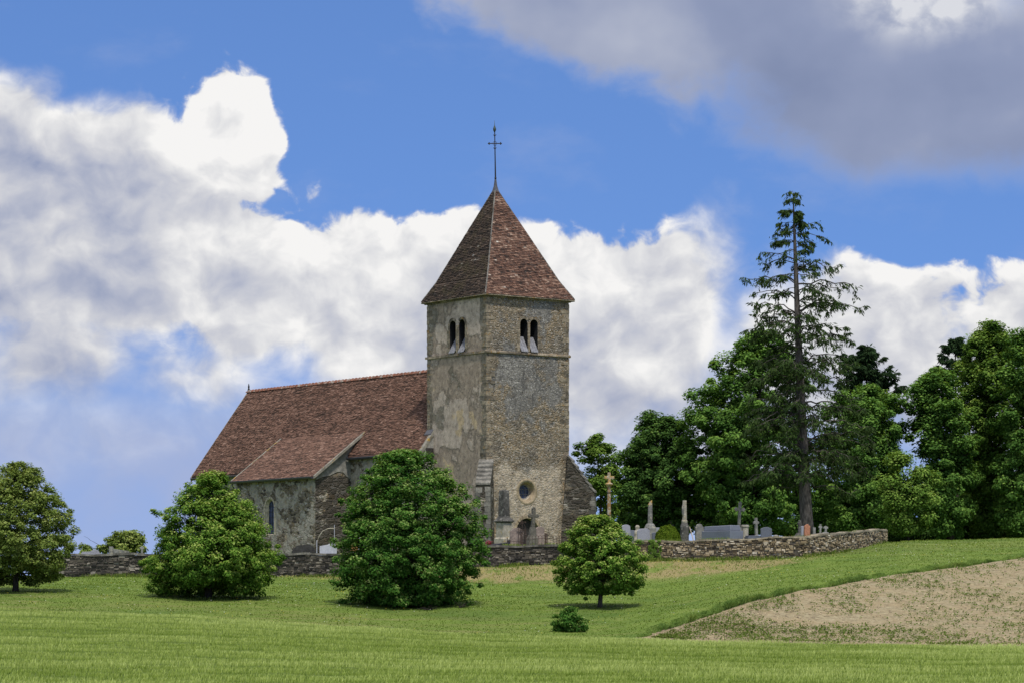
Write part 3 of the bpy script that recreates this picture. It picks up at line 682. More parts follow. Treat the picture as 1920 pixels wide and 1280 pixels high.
def build_tower_roof():
    OH = 0.26; ze = L(18.66); za = L(25.62); zt = L(26.38); apx = (AX - 0.11, AX + 0.09)
    f = 0.86; zm = ze + (za - ze) * 0.17        # slight sprocketed flare at the foot
    b0 = [(-OH, -OH), (W + OH, -OH), (W + OH, W + OH), (-OH, W + OH)]
    mb = MB()
    tp = 0.10
    top = [(apx[0] + s[0] * tp, apx[1] + s[1] * tp) for s in ((-1, -1), (1, -1), (1, 1), (-1, 1))]
    m1 = [tuple(b0[i][c] + (top[i][c] - b0[i][c]) * 0.205 for c in (0, 1)) for i in range(4)]
    mb.loft([[(x, y, ze) for x, y in b0], [(x, y, zm) for x, y in m1], [(x, y, za) for x, y in top]], True, 0.4)
    o = mb.build('tower_roof', [M['ttile_shade'], M['ttile']], church)
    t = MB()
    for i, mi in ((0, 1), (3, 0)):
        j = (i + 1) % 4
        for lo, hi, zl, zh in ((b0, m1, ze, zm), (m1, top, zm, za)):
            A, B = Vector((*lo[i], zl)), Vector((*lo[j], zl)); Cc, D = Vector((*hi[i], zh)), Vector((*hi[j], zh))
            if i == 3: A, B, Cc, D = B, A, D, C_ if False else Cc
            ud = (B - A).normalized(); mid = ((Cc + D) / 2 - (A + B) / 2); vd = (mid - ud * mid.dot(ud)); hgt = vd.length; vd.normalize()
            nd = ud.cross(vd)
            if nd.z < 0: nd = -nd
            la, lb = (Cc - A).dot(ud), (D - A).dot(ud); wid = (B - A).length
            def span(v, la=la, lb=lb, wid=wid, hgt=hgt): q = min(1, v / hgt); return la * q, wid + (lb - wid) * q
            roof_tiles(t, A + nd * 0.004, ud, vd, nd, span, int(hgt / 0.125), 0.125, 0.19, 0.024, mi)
    t.build('roof_tiles', [M['ttile_shade'], M['ttile']], o, recalc=False)
    h = MB()
    for i in range(4):
        a, b_, c = Vector((*b0[i], ze)), Vector((*m1[i], zm)), Vector((*top[i], za))
        pts = [a.lerp(b_, k / 4) for k in range(4)] + [b_.lerp(c, k / 26) for k in range(27)]
        for k in range(len(pts) - 1): h.tube([pts[k] + Vector((0, 0, 0.02)), pts[k + 1] + Vector((0, 0, 0.05))], [0.052, 0.042], 6, random.random() * 0.6)
    h.build('hip_tiles', M['slab'], o)
    e = MB()
    for i in range(4):
        a, b_ = Vector((*b0[i], ze - 0.05)), Vector((*b0[(i + 1) % 4], ze - 0.05)); e.tube([a, b_], 0.05, 4, 0.5)
    e.build('eaves_edge', M['quoin'], o)
    c = MB()
    c.loft([[(apx[0] + s[0] * r, apx[1] + s[1] * r, z) for s in ((-1, -1), (1, -1), (1, 1), (-1, 1))] for r, z in ((0.20, za - 0.22), (0.15, za + 0.02), (0.08, za + 0.32), (0.04, zt))], True)
    c.build('lead_cap', M['lead'], o)
    # iron cross on its rod; arms in the picture plane of the front
    x0, y0 = apx; s = MB(); z1 = L(29.75); tilt = lambda z: (x0 - (z - zt) * 0.012, y0 + (z - zt) * 0.012)
    s.tube([(*tilt(zt - 0.1), zt - 0.1), (*tilt(L(27.6)), L(27.6)), (*tilt(z1), z1)], [0.05, 0.038, 0.028], 6)
    s.lathe([(0.03, zt), (0.09, zt + 0.06), (0.03, zt + 0.12)], tilt(zt), 8)
    def P(u, z): t = tilt(z); return (t[0] + u * 0.80, t[1] - u * 0.6, z)
    zc = L(28.62)
    s.tube([P(-0.36, zc), P(0.36, zc)], 0.033, 6)
    for u in (-0.36, 0.36):
        for du, dz in ((0.09 * (1 if u > 0 else -1), 0), (0, 0.085), (0, -0.085)): s.tube([P(u, zc), P(u + du * .5, zc + dz * .5), P(u + du, zc + dz)], [0.02, 0.04, 0.02], 5)
    for zz in (zc - 0.32, zc + 0.50):
        s.lathe([(0.02, zz - 0.05), (0.06, zz), (0.02, zz + 0.05)], tilt(zz), 8)
        for u in (-0.10, 0.10): s.tube([P(0, zz), P(u, zz + 0.05)], [0.02, 0.025], 5)
    for a in (-1, 1):
        for b_ in (-1, 1): s.tube([P(0.03 * a, zc + 0.12 * b_), P(0.10 * a, zc + 0.09 * b_), P(0.12 * a, zc + 0.03 * b_)], 0.012, 4)
    cr = s.build('spire_cross', M['iron'], church)
    f_ = MB(); t = tilt(z1); f_.lathe([(0.03, z1 - 0.42), (0.09, z1 - 0.30), (0.10, z1 - 0.20), (0.05, z1 - 0.06), (0.02, z1 + 0.02), (0.008, z1 + 0.32)], t, 10)
    f_.build('bulb_finial', M['bronze'], cr, True)
build_tower_roof()

SL = 1.33; RZ = 14.73                       # nave roof: fall per metre, ridge height (world)
T0, T1 = 5.9, 33.5
def nave_z(s): return L(RZ - SL * s)
def build_nave():
    mb = MB(); E = 0.16
    pts = [(AX - 3.92, -1.2), (AX + 3.92, -1.2), (AX + 3.92, nave_z(3.92) - E), (AX, nave_z(0) - E), (AX - 3.92, nave_z(3.92) - E)]
    mb.prism(pts, T0, T1 - 0.25)
    mb.box((AX - 4.4, 24.2, -1.2), (AX + 4.4, T1 - 0.3, nave_z(4.4) - E), 0.5)
    o = mb.build('nave_wall', M['nave'], church)
    # roof slabs
    r = MB(); th = 0.13
    def slab(s0, s1, t0, t1, sg):
        P = []
        for dz in (-th, 0.0):
            for s, t in ((s0, t0), (s1, t0), (s1, t1), (s0, t1)): P.append((AX + sg * s, t, nave_z(s) + dz))
        r.hexa(P, 0.4)
    slab(0.0, 4.14, T0, 24.3, -1); slab(0.0, 4.65, 24.3, T1, -1); slab(0.0, 4.4, T0, T1, 1)
    ro = r.build('nave_roof', M['tile'], church)
    t = MB(); sl = math.sqrt(1 + SL * SL)
    vd = (1 / sl, 0, SL / sl); nd = (-SL / sl, 0, 1 / sl)
    rows = int(4.65 * sl / 0.115)
    def span(v):
        s = 4.65 - v / sl
        return (24.3 if s > 4.14 else T0), T1
    def spanl(v): a, b = span(v); return a, b
    roof_tiles(t, (AX - 4.65, 0, nave_z(4.65) + 0.004), (0, 1, 0), vd, nd, spanl, rows, 0.115, 0.18, 0.029)
    t.build('roof_tiles', M['tile'], ro, recalc=False)
    rd = MB(); y = T0 + 0.5; k = 0
    while y < T1 - 0.1:
        ln = 0.42; rings = []
        for yy, rr in ((y, 0.135), (y + ln, 0.105)):
            rings.append([(AX + rr * 1.15 * math.cos(a), yy, L(RZ) - 0.03 + rr * 1.1 * math.sin(a)) for a in [math.pi * i / 8 for i in range(9)]])
        rd.loft(rings, True, random.uniform(0.35, 0.8))
        rings = [[(AX + 0.18 * math.cos(a), yy, L(RZ) - 0.03 + 0.20 * math.sin(a)) for a in [math.pi * i / 8 for i in range(9)]] for yy in (y - 0.05, y + 0.03)]
        rd.loft(rings, True, random.uniform(0.85, 1.0)); y += ln
    rd.build('ridge_tiles', M['ridge'], ro)
    fi = MB(); fi.lathe([(0.07, L(RZ) + 0.05), (0.10, L(RZ) + 0.14), (0.05, L(RZ) + 0.30), (0.07, L(RZ) + 0.38), (0.015, L(RZ) + 0.62)], (AX, T1 - 0.05), 8)
    fi.build('ridge_finial', M['iron'], ro)
    g = MB()
    def gutter(s, z, t0, t1, name, par):
        q = MB(); rings = []
        for t_ in (t0, t1): rings.append([(AX - s + 0.12 * math.cos(a), t_, z + 0.11 * math.sin(a)) for a in [math.pi + math.pi * i / 8 for i in range(9)]] + [(AX - s + 0.06, t_, z + 0.02), (AX - s - 0.10, t_, z + 0.03)])
        q.loft(rings, True, 0.5); q.tube([(AX - s - 0.12, t0, z + 0.02), (AX - s - 0.12, t1, z + 0.02)], 0.032, 6); return q.build(name, M['zinc'], par)
    gutter(4.20, nave_z(4.20) - 0.06, T0 + 0.05, 14.05, 'gutter', ro); gutter(4.72, nave_z(4.72) - 0.06, 24.32, T1 - 0.1, 'gutter', ro)
    v = MB()                                    # far verge and west gable coping
    for s0, s1, dz in ((0.0, 4.70, 0.0),):
        v.hexa([(AX - s, tt, nave_z(s) + dd) for dd in (-0.30, 0.05) for s, tt in ((s0, T1 - 0.04), (s1, T1 - 0.04), (s1, T1 + 0.10), (s0, T1 + 0.10))])
    v.build('verge_coping', M['coping'], ro)
    v = MB()
    for k in range(4):
        s0, s1 = 3.10 + k * 0.30, 3.10 + (k + 1) * 0.30 - 0.008
        v.hexa([(AX - s, tt, nave_z(s) + dd) for dd in (-0.22, 0.09) for s, tt in ((s0, T0 - 0.26), (s1, T0 - 0.26), (s1, T0 + 0.05), (s0, T0 + 0.05))], None)
    v.build('gable_coping', M['coping'], church)
    w = MB(); w.prism([(AX - 4.2, -1.2), (AX - 3.0, -1.2), (AX - 3.0, nave_z(3.0) - 0.2), (AX - 4.2, nave_z(4.2) - 0.2)], T0 - 0.22, T0 + 0.1)
    w.build('west_gable_wall', M['plaster'], church)
    h = MB(); h.box((AX - 3.78, T0 - 0.27, L(8.75)), (AX - 3.24, T0 - 0.21, L(9.45)))
    for k in range(4): h.box((AX - 3.78 + k * 0.135, T0 - 0.285, L(8.76)), (AX - 3.78 + k * 0.135 + 0.125, T0 - 0.268, L(9.44)))
    h.build('wooden_hatch', M['darkwood'], church)
    fl = MB(); fl.hexa([(AX - s, tt, nave_z(s) + dd) for dd in (0.10, 0.16) for s, tt in ((3.02, T0 - 0.2), (3.42, T0 - 0.2), (3.42, T0 + 0.5), (3.02, T0 + 0.5))])
    fl.build('lead_flashing', M['lead'], church)

    # side chapel under a catslide roof
    SE, ZE, ST = 6.90, L(7.86), 2.95; ZT = nave_z(ST) + 0.05; C0, C1 = 14.0, 24.3
    m = (ZT - ZE) / (SE - ST); cz = lambda s: ZE + (SE - s) * m
    cw = MB(); so = 6.62
    cw.prism([(AX - so, -1.2), (AX - 3.5, -1.2), (AX - 3.5, cz(3.5) - 0.2), (AX - so, cz(so) - 0.2)], C0 + 0.18, C1 - 0.18)
    wy = 19.8
    cut = MB(); z0, z1 = L(4.22), L(6.5); rings = []
    for xx, hw, dz in ((-0.2, 0.60, 0.10), (0.0, 0.54, 0.06), (0.20, 0.43, -0.04), (0.5, 0.43, -0.04)):
        P = arch_pts(wy, hw * 2, z0 - dz * 0.6, z1 + dz, 12); rings.append([(AX - so + xx, u, z) for u, z in P])
    cut.loft(rings)
    co = booled('chapel_wall', cw, [cut], [M['chapel'], M['chapel_w']], church)
    for p in co.data.polygons:
        if p.normal.y < -0.9 and p.center.y < C0 + 1: p.material_index = 1
    wn = MB()
    z = z0 - 0.1; 
    for sg in (-1, 1):
        z = z0 - 0.05
        while z < z1 - 0.55:
            h_ = random.uniform(0.22, 0.36); u0 = wy + sg * 0.545; u1 = u0 + sg * random.uniform(0.14, 0.24)
            wn.box((AX - so - 0.02, min(u0, u1), z), (AX - so + 0.03, max(u0, u1), min(z + h_ - 0.015, z1 - 0.5)), j=0.004); z += h_
    zs = z1 + 0.06 - 0.54
    for i in range(9):
        t0, t1 = math.pi * i / 9 + .015, math.pi * (i + 1) / 9 - .015
        wn.hexa([(AX - so + dd, wy + r * math.cos(t), zs + r * math.sin(t)) for dd in (-0.022, 0.03) for r, t in ((0.545, t0), (0.70, t0), (0.70, t1), (0.545, t1))])
    wo = wn.build('chapel_window', M['cream'], church)
    rv = MB(); rr = []
    for xx, hw, dz in ((0.004, 0.532, 0.055), (0.195, 0.424, -0.045)): rr.append([(AX - so + xx, u, z) for u, z in arch_pts(wy, hw * 2, z0 - dz * 0.6, z1 + dz, 12)])
    rv.loft(rr, cap=False); rv.build('splayed_reveal', M['cream'], wo)
    pn = MB(); pn.loft([[(AX - so + xx, u, z) for u, z in arch_pts(wy, 0.85, z0 + 0.03, z1 - 0.05, 12)] for xx in (0.225, 0.26)]); pn.build('pane', M['glass'], wo)
    bars = MB()
    for k in range(5): bars.box((AX - so + 0.205, wy - 0.42, z0 + 0.35 + k * 0.38), (AX - so + 0.22, wy + 0.42, z0 + 0.375 + k * 0.38))
    bars.box((AX - so + 0.20, wy - 0.012, z0), (AX - so + 0.222, wy + 0.012, z1 - 0.1)); bars.build('glazing_bars', M['iron'], wo)
    cr = MB(); cr.hexa([(AX - s, tt, cz(s) + dd) for dd in (-0.12, 0.0) for s, tt in ((ST, C0), (SE, C0), (SE, C1), (ST, C1))], 0.4)
    cro = cr.build('chapel_roof', M['tile'], church)
    t = MB(); sl2 = math.sqrt(1 + m * m)
    roof_tiles(t, (AX - SE, 0, ZE + 0.004), (0, 1, 0), (1 / sl2, 0, m / sl2), (-m / sl2, 0, 1 / sl2), lambda v: (C0, C1), int((SE - ST) * sl2 / 0.115), 0.115, 0.18, 0.017)
    t.build('roof_tiles', M['tile'], cro, recalc=False)
    gutter(SE + 0.07, ZE - 0.05, C0 + 0.02, C1 - 0.02, 'gutter', cro)
    for tt0, tt1 in ((C0 - 0.16, C0 + 0.02), (C1 - 0.02, C1 + 0.12)):
        v = MB()
        for k in range(7):
            s0 = ST + k * (SE - ST) / 7; s1 = ST + (k + 1) * (SE - ST) / 7 - 0.006
            v.hexa([(AX - s, tt, cz(s) + dd) for dd in (-0.14, 0.045) for s, tt in ((s0, tt0), (s1, tt0), (s1, tt1), (s0, tt1))])
        v.build('verge_coping', M['coping'], cro)
    pg = MB()                                    # smooth cement under the verge, fading edge broken by stones
    lo = [(so - 0.02, cz(so) - 0.42), (6.1, cz(6.1) - 0.62), (5.5, cz(5.5) - 0.95), (4.9, cz(4.9) - 1.15), (4.5, cz(4.5) - 1.5), (4.0, cz(4.0) - 2.3)]
    up = [(s, cz(s) - 0.10) for s, _ in lo] + [(ST + 0.02, cz(ST) - 0.10)]
    poly = [(AX - s, z) for s, z in lo] + [(AX - (ST + 0.05), cz(ST) - 1.6)] + [(AX - s, z) for s, z in reversed(up)]
    pg.prism(poly, C0 + 0.145, C0 + 0.2); pg.build('cement_gable', M['plaster'], church)
    dp = MB(); yy = C1 - 0.1
    dp.tube([(AX - SE - 0.05, yy, ZE - 0.1), (AX - SE + 0.1, yy, ZE - 0.35), (AX - so - 0.07, yy, ZE - 0.7), (AX - so - 0.07, yy, -0.3)], 0.05, 8); dp.build('downpipe', M['zinc'], church)
build_nave()

def build_buttress(cx, cy, dx, dy, proj, ztop, zlow, halfw=0.43):
    d = Vector((dx, dy, 0)).normalized(); n = Vector((-d.y, d.x, 0)); c = Vector((cx, cy, 0))
    b = MB()
    def P(q, w, z): v = c + d * q + n * w; return (v.x, v.y, z)
    b.hexa([P(-0.6, -halfw, -1.2), P(proj, -halfw, -1.2), P(proj, halfw, -1.2), P(-0.6, halfw, -1.2), P(-0.6, -halfw, ztop), P(proj, -halfw, zlow), P(proj, halfw, zlow), P(-0.6, halfw, ztop)])
    # the sloping head must start at the tower corner
    b.v[4] = P(0.0, -halfw, ztop); b.v[7] = P(0.0, halfw, ztop)
    o = b.build('buttress', M['buttress'], church)
    s = MB(); k = 6
    for i in range(k):
        a0, a1 = i / k, (i + 1) / k; q0, q1 = proj * a0, proj * a1 + 0.05; z0, z1 = ztop + (zlow - ztop) * a0, ztop + (zlow - ztop) * a1
        w = halfw + 0.03
        s.hexa([P(q0 - 0.05, -w, z0 - 0.04), P(q1, -w, z1 - 0.03), P(q1, w, z1 - 0.03), P(q0 - 0.05, w, z0 - 0.04), P(q0 - 0.05, -w, z0 + 0.03), P(q1, -w, z1 + 0.09), P(q1, w, z1 + 0.09), P(q0 - 0.05, w, z0 + 0.03)], random.uniform(0.3, 0.8))
    s.build('sloping_slabs', M['slab'], o)
    for sg in (-1, 1):
        qn = MB(); z = -0.6
        while z < zlow - 0.25:
            h = random.uniform(0.22, 0.38)
            if True:
                l_ = random.uniform(0.3, 0.6); w0 = sg * (halfw + 0.015); w1 = sg * (halfw - random.uniform(0.2, 0.38)); l_ *= 0.6
                x0, x1 = proj - l_, proj + 0.018; lo, hi = min(w0, w1), max(w0, w1)
                qn.hexa([P(x0, lo, z), P(x1, lo, z), P(x1, hi, z), P(x0, hi, z), P(x0, lo, z + h - .02), P(x1, lo, z + h - .02), P(x1, hi, z + h - .02), P(x0, hi, z + h - .02)])
            z += h
        qn.build('corner_stones', M['slab'], o)
build_buttress(0, 0, -1, -1, 1.35, L(8.50), L(6.95)); build_buttress(W, 0, 1, -1, 1.66, L(8.95), L(6.62))

# ------------------------------------------------------------------ cemetery walls built of stones
def rubble_wall_mat(name, stops, black):
    m, g = new_mat(name); v = g.attr('var'); p = g.obj()
    nf = g.noise(p, 9.0, 5, 0.72); nm = g.noise(p, 0.9, 5, 0.65)
    col = g.ramp(g.add(v, g.mul(g.sub(nf, 0.5), 0.5)), stops)
    col = g.mix(g.mul(g.sm(nm, 0.60 - black * 0.22, 0.70 - black * 0.22), 0.85), col, (0.030, 0.028, 0.025))
    col = g.mix(g.sm(g.noise(p, 6.0, 4, 0.7), 0.62, 0.70, 0.0, 0.6), col, (0.40, 0.385, 0.34))
    return finish(m, g, col, 0.95, g.bump(nf, 0.8, 0.03), 0.1)
M['wall_dark'] = rubble_wall_mat('blackened rubble', [(0.0, (0.03, 0.028, 0.025)), (0.4, (0.075, 0.066, 0.054)), (0.7, (0.15, 0.13, 0.10)), (1.0, (0.30, 0.27, 0.22))], 0.55)
M['wall_light'] = rubble_wall_mat('pale rubble', [(0.0, (0.050, 0.040, 0.030)), (0.3, (0.165, 0.127, 0.077)), (0.55, (0.297, 0.231, 0.138)), (0.8, (0.407, 0.330, 0.220)), (1.0, (0.550, 0.495, 0.396))], 0.12)
M['joint'] = plain('dark wall joints', (0.085, 0.073, 0.057), 0.95)

def stone_wall(name, label, px0, px1, mat, hrow, lrow, cop, step=0.9, courses=None, back=None):
    root = None
    pxs = np.arange(px0, px1 + 1, 4.0)
    path = [Vector((PXX(p, wallY(p)), wallY(p), 0)) for p in pxs]
    if back: path += back
    seg = [0.0]
    for a, b in zip(path, path[1:]): seg.append(seg[-1] + (b - a).length)
    tot = seg[-1]; xs = np.array([p.x for p in path]); ys = np.array([p.y for p in path])
    def at(s): return Vector((np.interp(s, seg, xs), np.interp(s, seg, ys), 0))
    def nrm(s): d = at(min(s + 0.3, tot)) - at(max(s - 0.3, 0)); d.normalize(); return Vector((d.y, -d.x, 0))
    def top(s):
        q = at(s); p = float(pxof(q.x, q.y)); return float(wall_top(min(p, 1660))) + 0.03 * math.sin(s * 1.7) + 0.02 * math.sin(s * 4.1)
    def bot(s): q = at(s); n = nrm(s); q2 = q + n * 0.3; return gz(float(pxof(q2.x, q2.y)), q2.y) - 0.25
    base = at(tot * 0.5); org = Vector((base.x, base.y, bot(tot * 0.5) + 0.25))
    root = thing(name, org, label, 'stone wall')
    core = MB(); ss = np.arange(0, tot + 0.01, 0.5)
    if ss[-1] < tot: ss = np.append(ss, tot)
    rings = []
    for s in ss:
        p, n, t, b = at(s), nrm(s), top(s) - 0.12, bot(s)
        f = p + n * 0.02; k = p - n * 0.42
        rings.append([Vector((f.x, f.y, b)) - org, Vector((f.x, f.y, t)) - org, Vector((k.x, k.y, t)) - org, Vector((k.x, k.y, b)) - org])
    core.loft(rings); core.build('wall_core', M['joint'], root)
    st = MB(); zr = 0.0
    lv = 0
    while True:
        h = random.uniform(*hrow); any_ = False; s = random.uniform(0, 0.2)
        while s < tot - 0.05:
            l_ = random.uniform(*lrow); e = min(s + l_ - 0.02, tot)
            b, t = bot(s) , top(s) - 0.11
            z0 = b + zr + random.uniform(-0.03, 0.03); z1 = z0 + h * random.choice((0.8, 0.95, 1.0, 1.1, 1.45)) - 0.02
            if z0 < t - 0.03 and e - s > 0.05:
                any_ = True; z1 = min(z1, t + 0.02); pr = random.uniform(0.02, 0.085); P = []
                hs = (random.uniform(-.015, .015), random.uniform(-.015, .015))
                for zz, dd in ((z0, hs[0]), (z1, hs[1])):
                    for q, out in ((s, 0.0), (e, 0.0), (e, pr), (s, pr)):
                        sh = 0.018 if out else 0
                        qq = min(max(q + (sh if q == s else -sh), 0), tot); v = at(qq) + nrm(qq) * (out + dd * (1 if out else 0))
                        P.append((v.x - org.x, v.y - org.y, zz - org.z + (random.uniform(-.022, .022)) + (0.012 if (zz == z0 and out) else (-0.012 if out else 0))))
                st.hexa(P, random.random())
            s += l_
        zr += h
        if not any_ or zr > 4: break
    st.build('rubble_face', mat, root)
    cp = MB(); s = 0.0
    while s < tot - 0.05:
        l_ = random.uniform(*cop[0]); e = min(s + l_ - 0.012, tot); P = []; th = random.uniform(*cop[1]); o_ = cop[2] + random.uniform(-.02, .02); dz = random.uniform(-.012, .012)
        for zz in (-0.11, -0.11 + th):
            for q, out in ((s, -0.46), (e, -0.46), (e, o_), (s, o_)):
                v = at(q) + nrm(q) * out; P.append((v.x - org.x, v.y - org.y, top(q) + zz + dz - org.z + random.uniform(-.006, .006)))
        cp.hexa(P, random.random()); s += l_
    cp.build('coping', mat if cop[3] is None else cop[3], root)
    return root
M['cop_dark'] = stone_mat('blackened coping', (0.17, 0.165, 0.15), 0.7, scale=0.7, attr=0.6); M['cop_light'] = stone_mat('pale cement coping', (0.33, 0.29, 0.215), 0.4, scale=0.6, attr=0.4)
stone_wall('cemetery_wall', 'long low dark blackened cemetery wall behind the round lawn trees', 92, 1186, M['wall_dark'], (0.07, 0.15), (0.12, 0.42), ((0.7, 1.3), (0.10, 0.13), 0.10, M['cop_dark']))
stone_wall('cemetery_wall', 'pale rubble cemetery wall curving away uphill on the right', 1187, 1660, M['wall_light'], (0.065, 0.13), (0.09, 0.33), ((0.5, 1.1), (0.08, 0.11), 0.07, M['cop_light']),
           back=[Vector((PXX(1662, 175), 175, 0)), Vector((PXX(1655, 180), 180, 0)), Vector((PXX(1640, 188), 188, 0))])

# ------------------------------------------------------------------ leaves, crowns, trees
def unit(v): return v / np.maximum(np.linalg.norm(v, axis=-1, keepdims=True), 1e-9)
def leaf_quads(cen, ax, nor, ln, wd):
    side = unit(np.cross(ax, nor)); ln = ln[:, None]; wd = wd[:, None]
    nn = unit(np.cross(side, ax))
    V = np.stack([cen - ax * ln * .5, cen + side * wd * .5 + nn * wd * .12, cen + ax * ln * .5, cen - side * wd * .5 + nn * wd * .12], 1).reshape(-1, 3)
    Q = np.arange(len(cen) * 4, dtype=np.int32).reshape(-1, 4); return V, Q

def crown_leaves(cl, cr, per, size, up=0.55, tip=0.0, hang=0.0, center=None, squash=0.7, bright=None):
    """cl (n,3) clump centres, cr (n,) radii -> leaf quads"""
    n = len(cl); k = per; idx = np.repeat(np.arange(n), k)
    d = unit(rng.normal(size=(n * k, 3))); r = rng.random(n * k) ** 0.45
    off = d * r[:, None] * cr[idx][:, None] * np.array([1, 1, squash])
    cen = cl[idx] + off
    out = unit(cl - center) if center is not None else np.zeros_like(cl)
    nor = unit(np.array([0, 0, 1.0]) * up + d * 0.45 + out[idx] * 0.40 + rng.normal(size=cen.shape) * 0.42)
    ax = unit(np.cross(nor, rng.normal(size=cen.shape)) + np.array([0, 0, -hang]))
    ln = size * (0.7 + 0.6 * rng.random(n * k)); wd = ln * (0.62 + 0.2 * rng.random(n * k))
    cb = rng.normal(size=n) * 0.10 if bright is None else bright
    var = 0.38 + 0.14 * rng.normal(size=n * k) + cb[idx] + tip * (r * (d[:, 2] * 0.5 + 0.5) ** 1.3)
    V, Q = leaf_quads(cen, ax, nor, ln, wd); return V, Q, np.clip(var, 0.01, 0.99)

def interp_profile(rows, Y):
    zs = np.array([ZR(r, Y) for r, a, b in rows]); c = np.array([PXX((a + b) / 2, Y) for r, a, b in rows]); w = np.array([(b - a) / 2 / FPX * Y for r, a, b in rows])
    o = np.argsort(zs); return zs[o], c[o], w[o]

def limb(mb, a, b, r0, r1, sag=0.15, n=5, wob=0.08):
    a, b = Vector(a), Vector(b); pts = []
    for i in range(n + 1):
        t = i / n; p = a.lerp(b, t); p.z += math.sin(t * math.pi) * sag * (b - a).length * 0.5
        if 0 < i < n: p += Vector((random.uniform(-1, 1), random.uniform(-1, 1), random.uniform(-1, 1))) * wob * (b - a).length * 0.3
        pts.append(p)
    mb.tube(pts, [r0 + (r1 - r0) * i / n for i in range(n + 1)], 6)

def broadleaf(name, label, rows, px, Y, trunk_r, mats, nclump, per, leaf, crad=(0.35, 0.75), depth=1.0, tip=0.3, group=None, cat='tree', shell=0.40, up=0.5, hang=0.0, nlimb=26, lobes=0, fork=0.25, base_row=None, extra=None, zpow=1.1, bare=0, sub=7, free=0.25, jit=(0.93, 0.17), openbase=0.0):
    z, c, w = interp_profile(rows, Y)
    gzv = gz(px, Y); x0 = PXX(px, Y); root = thing(name, (x0, Y, gzv - 0.03), label, cat, 0, group)
    org = np.array([x0, Y, gzv - 0.03])
    nsub = sub; nl = max(8, nclump // nsub)
    zz = np.linspace(z[0], z[-1], 400); ww = np.interp(zz, z, w); cw = np.cumsum(np.maximum(ww, 0.05) ** zpow); cw /= cw[-1]
    li = rng.integers(0, nl, nclump); fr = rng.random(nclump) < free; zl = np.interp(rng.random(nl), cw, zz); pl = rng.random(nl) * 2 * np.pi; rl = rng.random(nl) ** shell; sl_ = 0.20 * ww.max()
    zc = np.clip(zl[li] + rng.normal(size=nclump) * sl_ * 0.55, z[0], z[-1]); ph = pl[li] + rng.normal(size=nclump) * sl_ / np.maximum(np.interp(zc, z, w), 0.4); rho = np.clip(rl[li] + 0.18 * rng.normal(size=nclump), 0.05, 1.0)
    zc = np.where(fr, np.interp(rng.random(nclump), cw, zz), zc); ph = np.where(fr, rng.random(nclump) * 2 * np.pi, ph); rho = np.where(fr, rng.random(nclump) ** shell, rho)
    cr = crad[0] + (crad[1] - crad[0]) * rng.random(nclump) ** 1.3
    rr = np.interp(zc, z, w)
    if lobes:
        rr = rr * (1 + 0.16 * np.sin(ph * lobes + zc * 1.1) + 0.10 * np.sin(ph * (lobes * 2 + 1) - zc * 2.3))
    rr = rr * (jit[0] + jit[1] * rng.random(nclump) ** 1.8)
    low = zc < z[0] + 0.8; front = low & (np.sin(ph) < 0.1) & (np.abs(np.cos(ph) * rho) < 0.75); zc = np.where(front, zc + 0.55 * openbase, zc)
    eff = np.maximum(rr - cr * 0.60, 0.02)
    cl = np.stack([np.interp(zc, z, c) + eff * rho * np.cos(ph), Y + eff * rho * depth * np.sin(ph), np.minimum(zc, z[-1] - cr * 0.45)], -1)
    cl[:, 2] = np.maximum(cl[:, 2], z[0] + cr * 0.6)
    if extra is not None:
        ex = np.array([[PXX(a, Y + dy), Y + dy, ZR(b, Y)] for a, b, dy, r in extra]); cl = np.vstack([cl, ex]); cr = np.append(cr, [r for *_, r in extra])
    cen = np.array([np.average(c, weights=w), Y, z[0] + (z[-1] - z[0]) * 0.35])
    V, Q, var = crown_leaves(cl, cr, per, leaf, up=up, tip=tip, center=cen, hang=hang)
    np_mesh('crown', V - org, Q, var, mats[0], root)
    t = MB(); zb = gzv - 0.3; hk = z[0] + (z[-1] - z[0]) * fork
    topc = float(np.interp(z[-1], z, c)); zt = z[0] + (z[-1] - z[0]) * 0.88
    def axis(s): q = (s - zb) / (zt - zb); return Vector((x0 + (topc - x0) * q * q + 0.04 * math.sin(s * 2), Y, s)) - Vector(org)
    pts = [axis(zb + (zt - zb) * i / 9) for i in range(10)]
    t.tube(pts, [trunk_r * (1.25 if i == 0 else 1.0) * (1 - 0.9 * i / 9) + 0.02 for i in range(10)], 9)
    order = rng.permutation(len(cl))[:nlimb]
    for i in order:
        e = Vector(cl[i]) - Vector(org); s = max(min(e.z + org[2] - 0.45 * math.hypot(e.x, e.y), zt - 0.3), min(hk, z[0] + 0.6))
        limb(t, axis(s), e, trunk_r * 0.30, 0.02, 0.10)
    for i in range(bare):
        e = Vector(cl[order[i % len(order)]]) - Vector(org)
        d = (e - Vector((0, 0, e.z * 0.6))).normalized(); limb(t, e, e + d * random.uniform(0.8, 1.8) + Vector((0, 0, 0.4)), 0.02, 0.008, 0.05)
    t.build('trunk', mats[1], root, True)
    return root

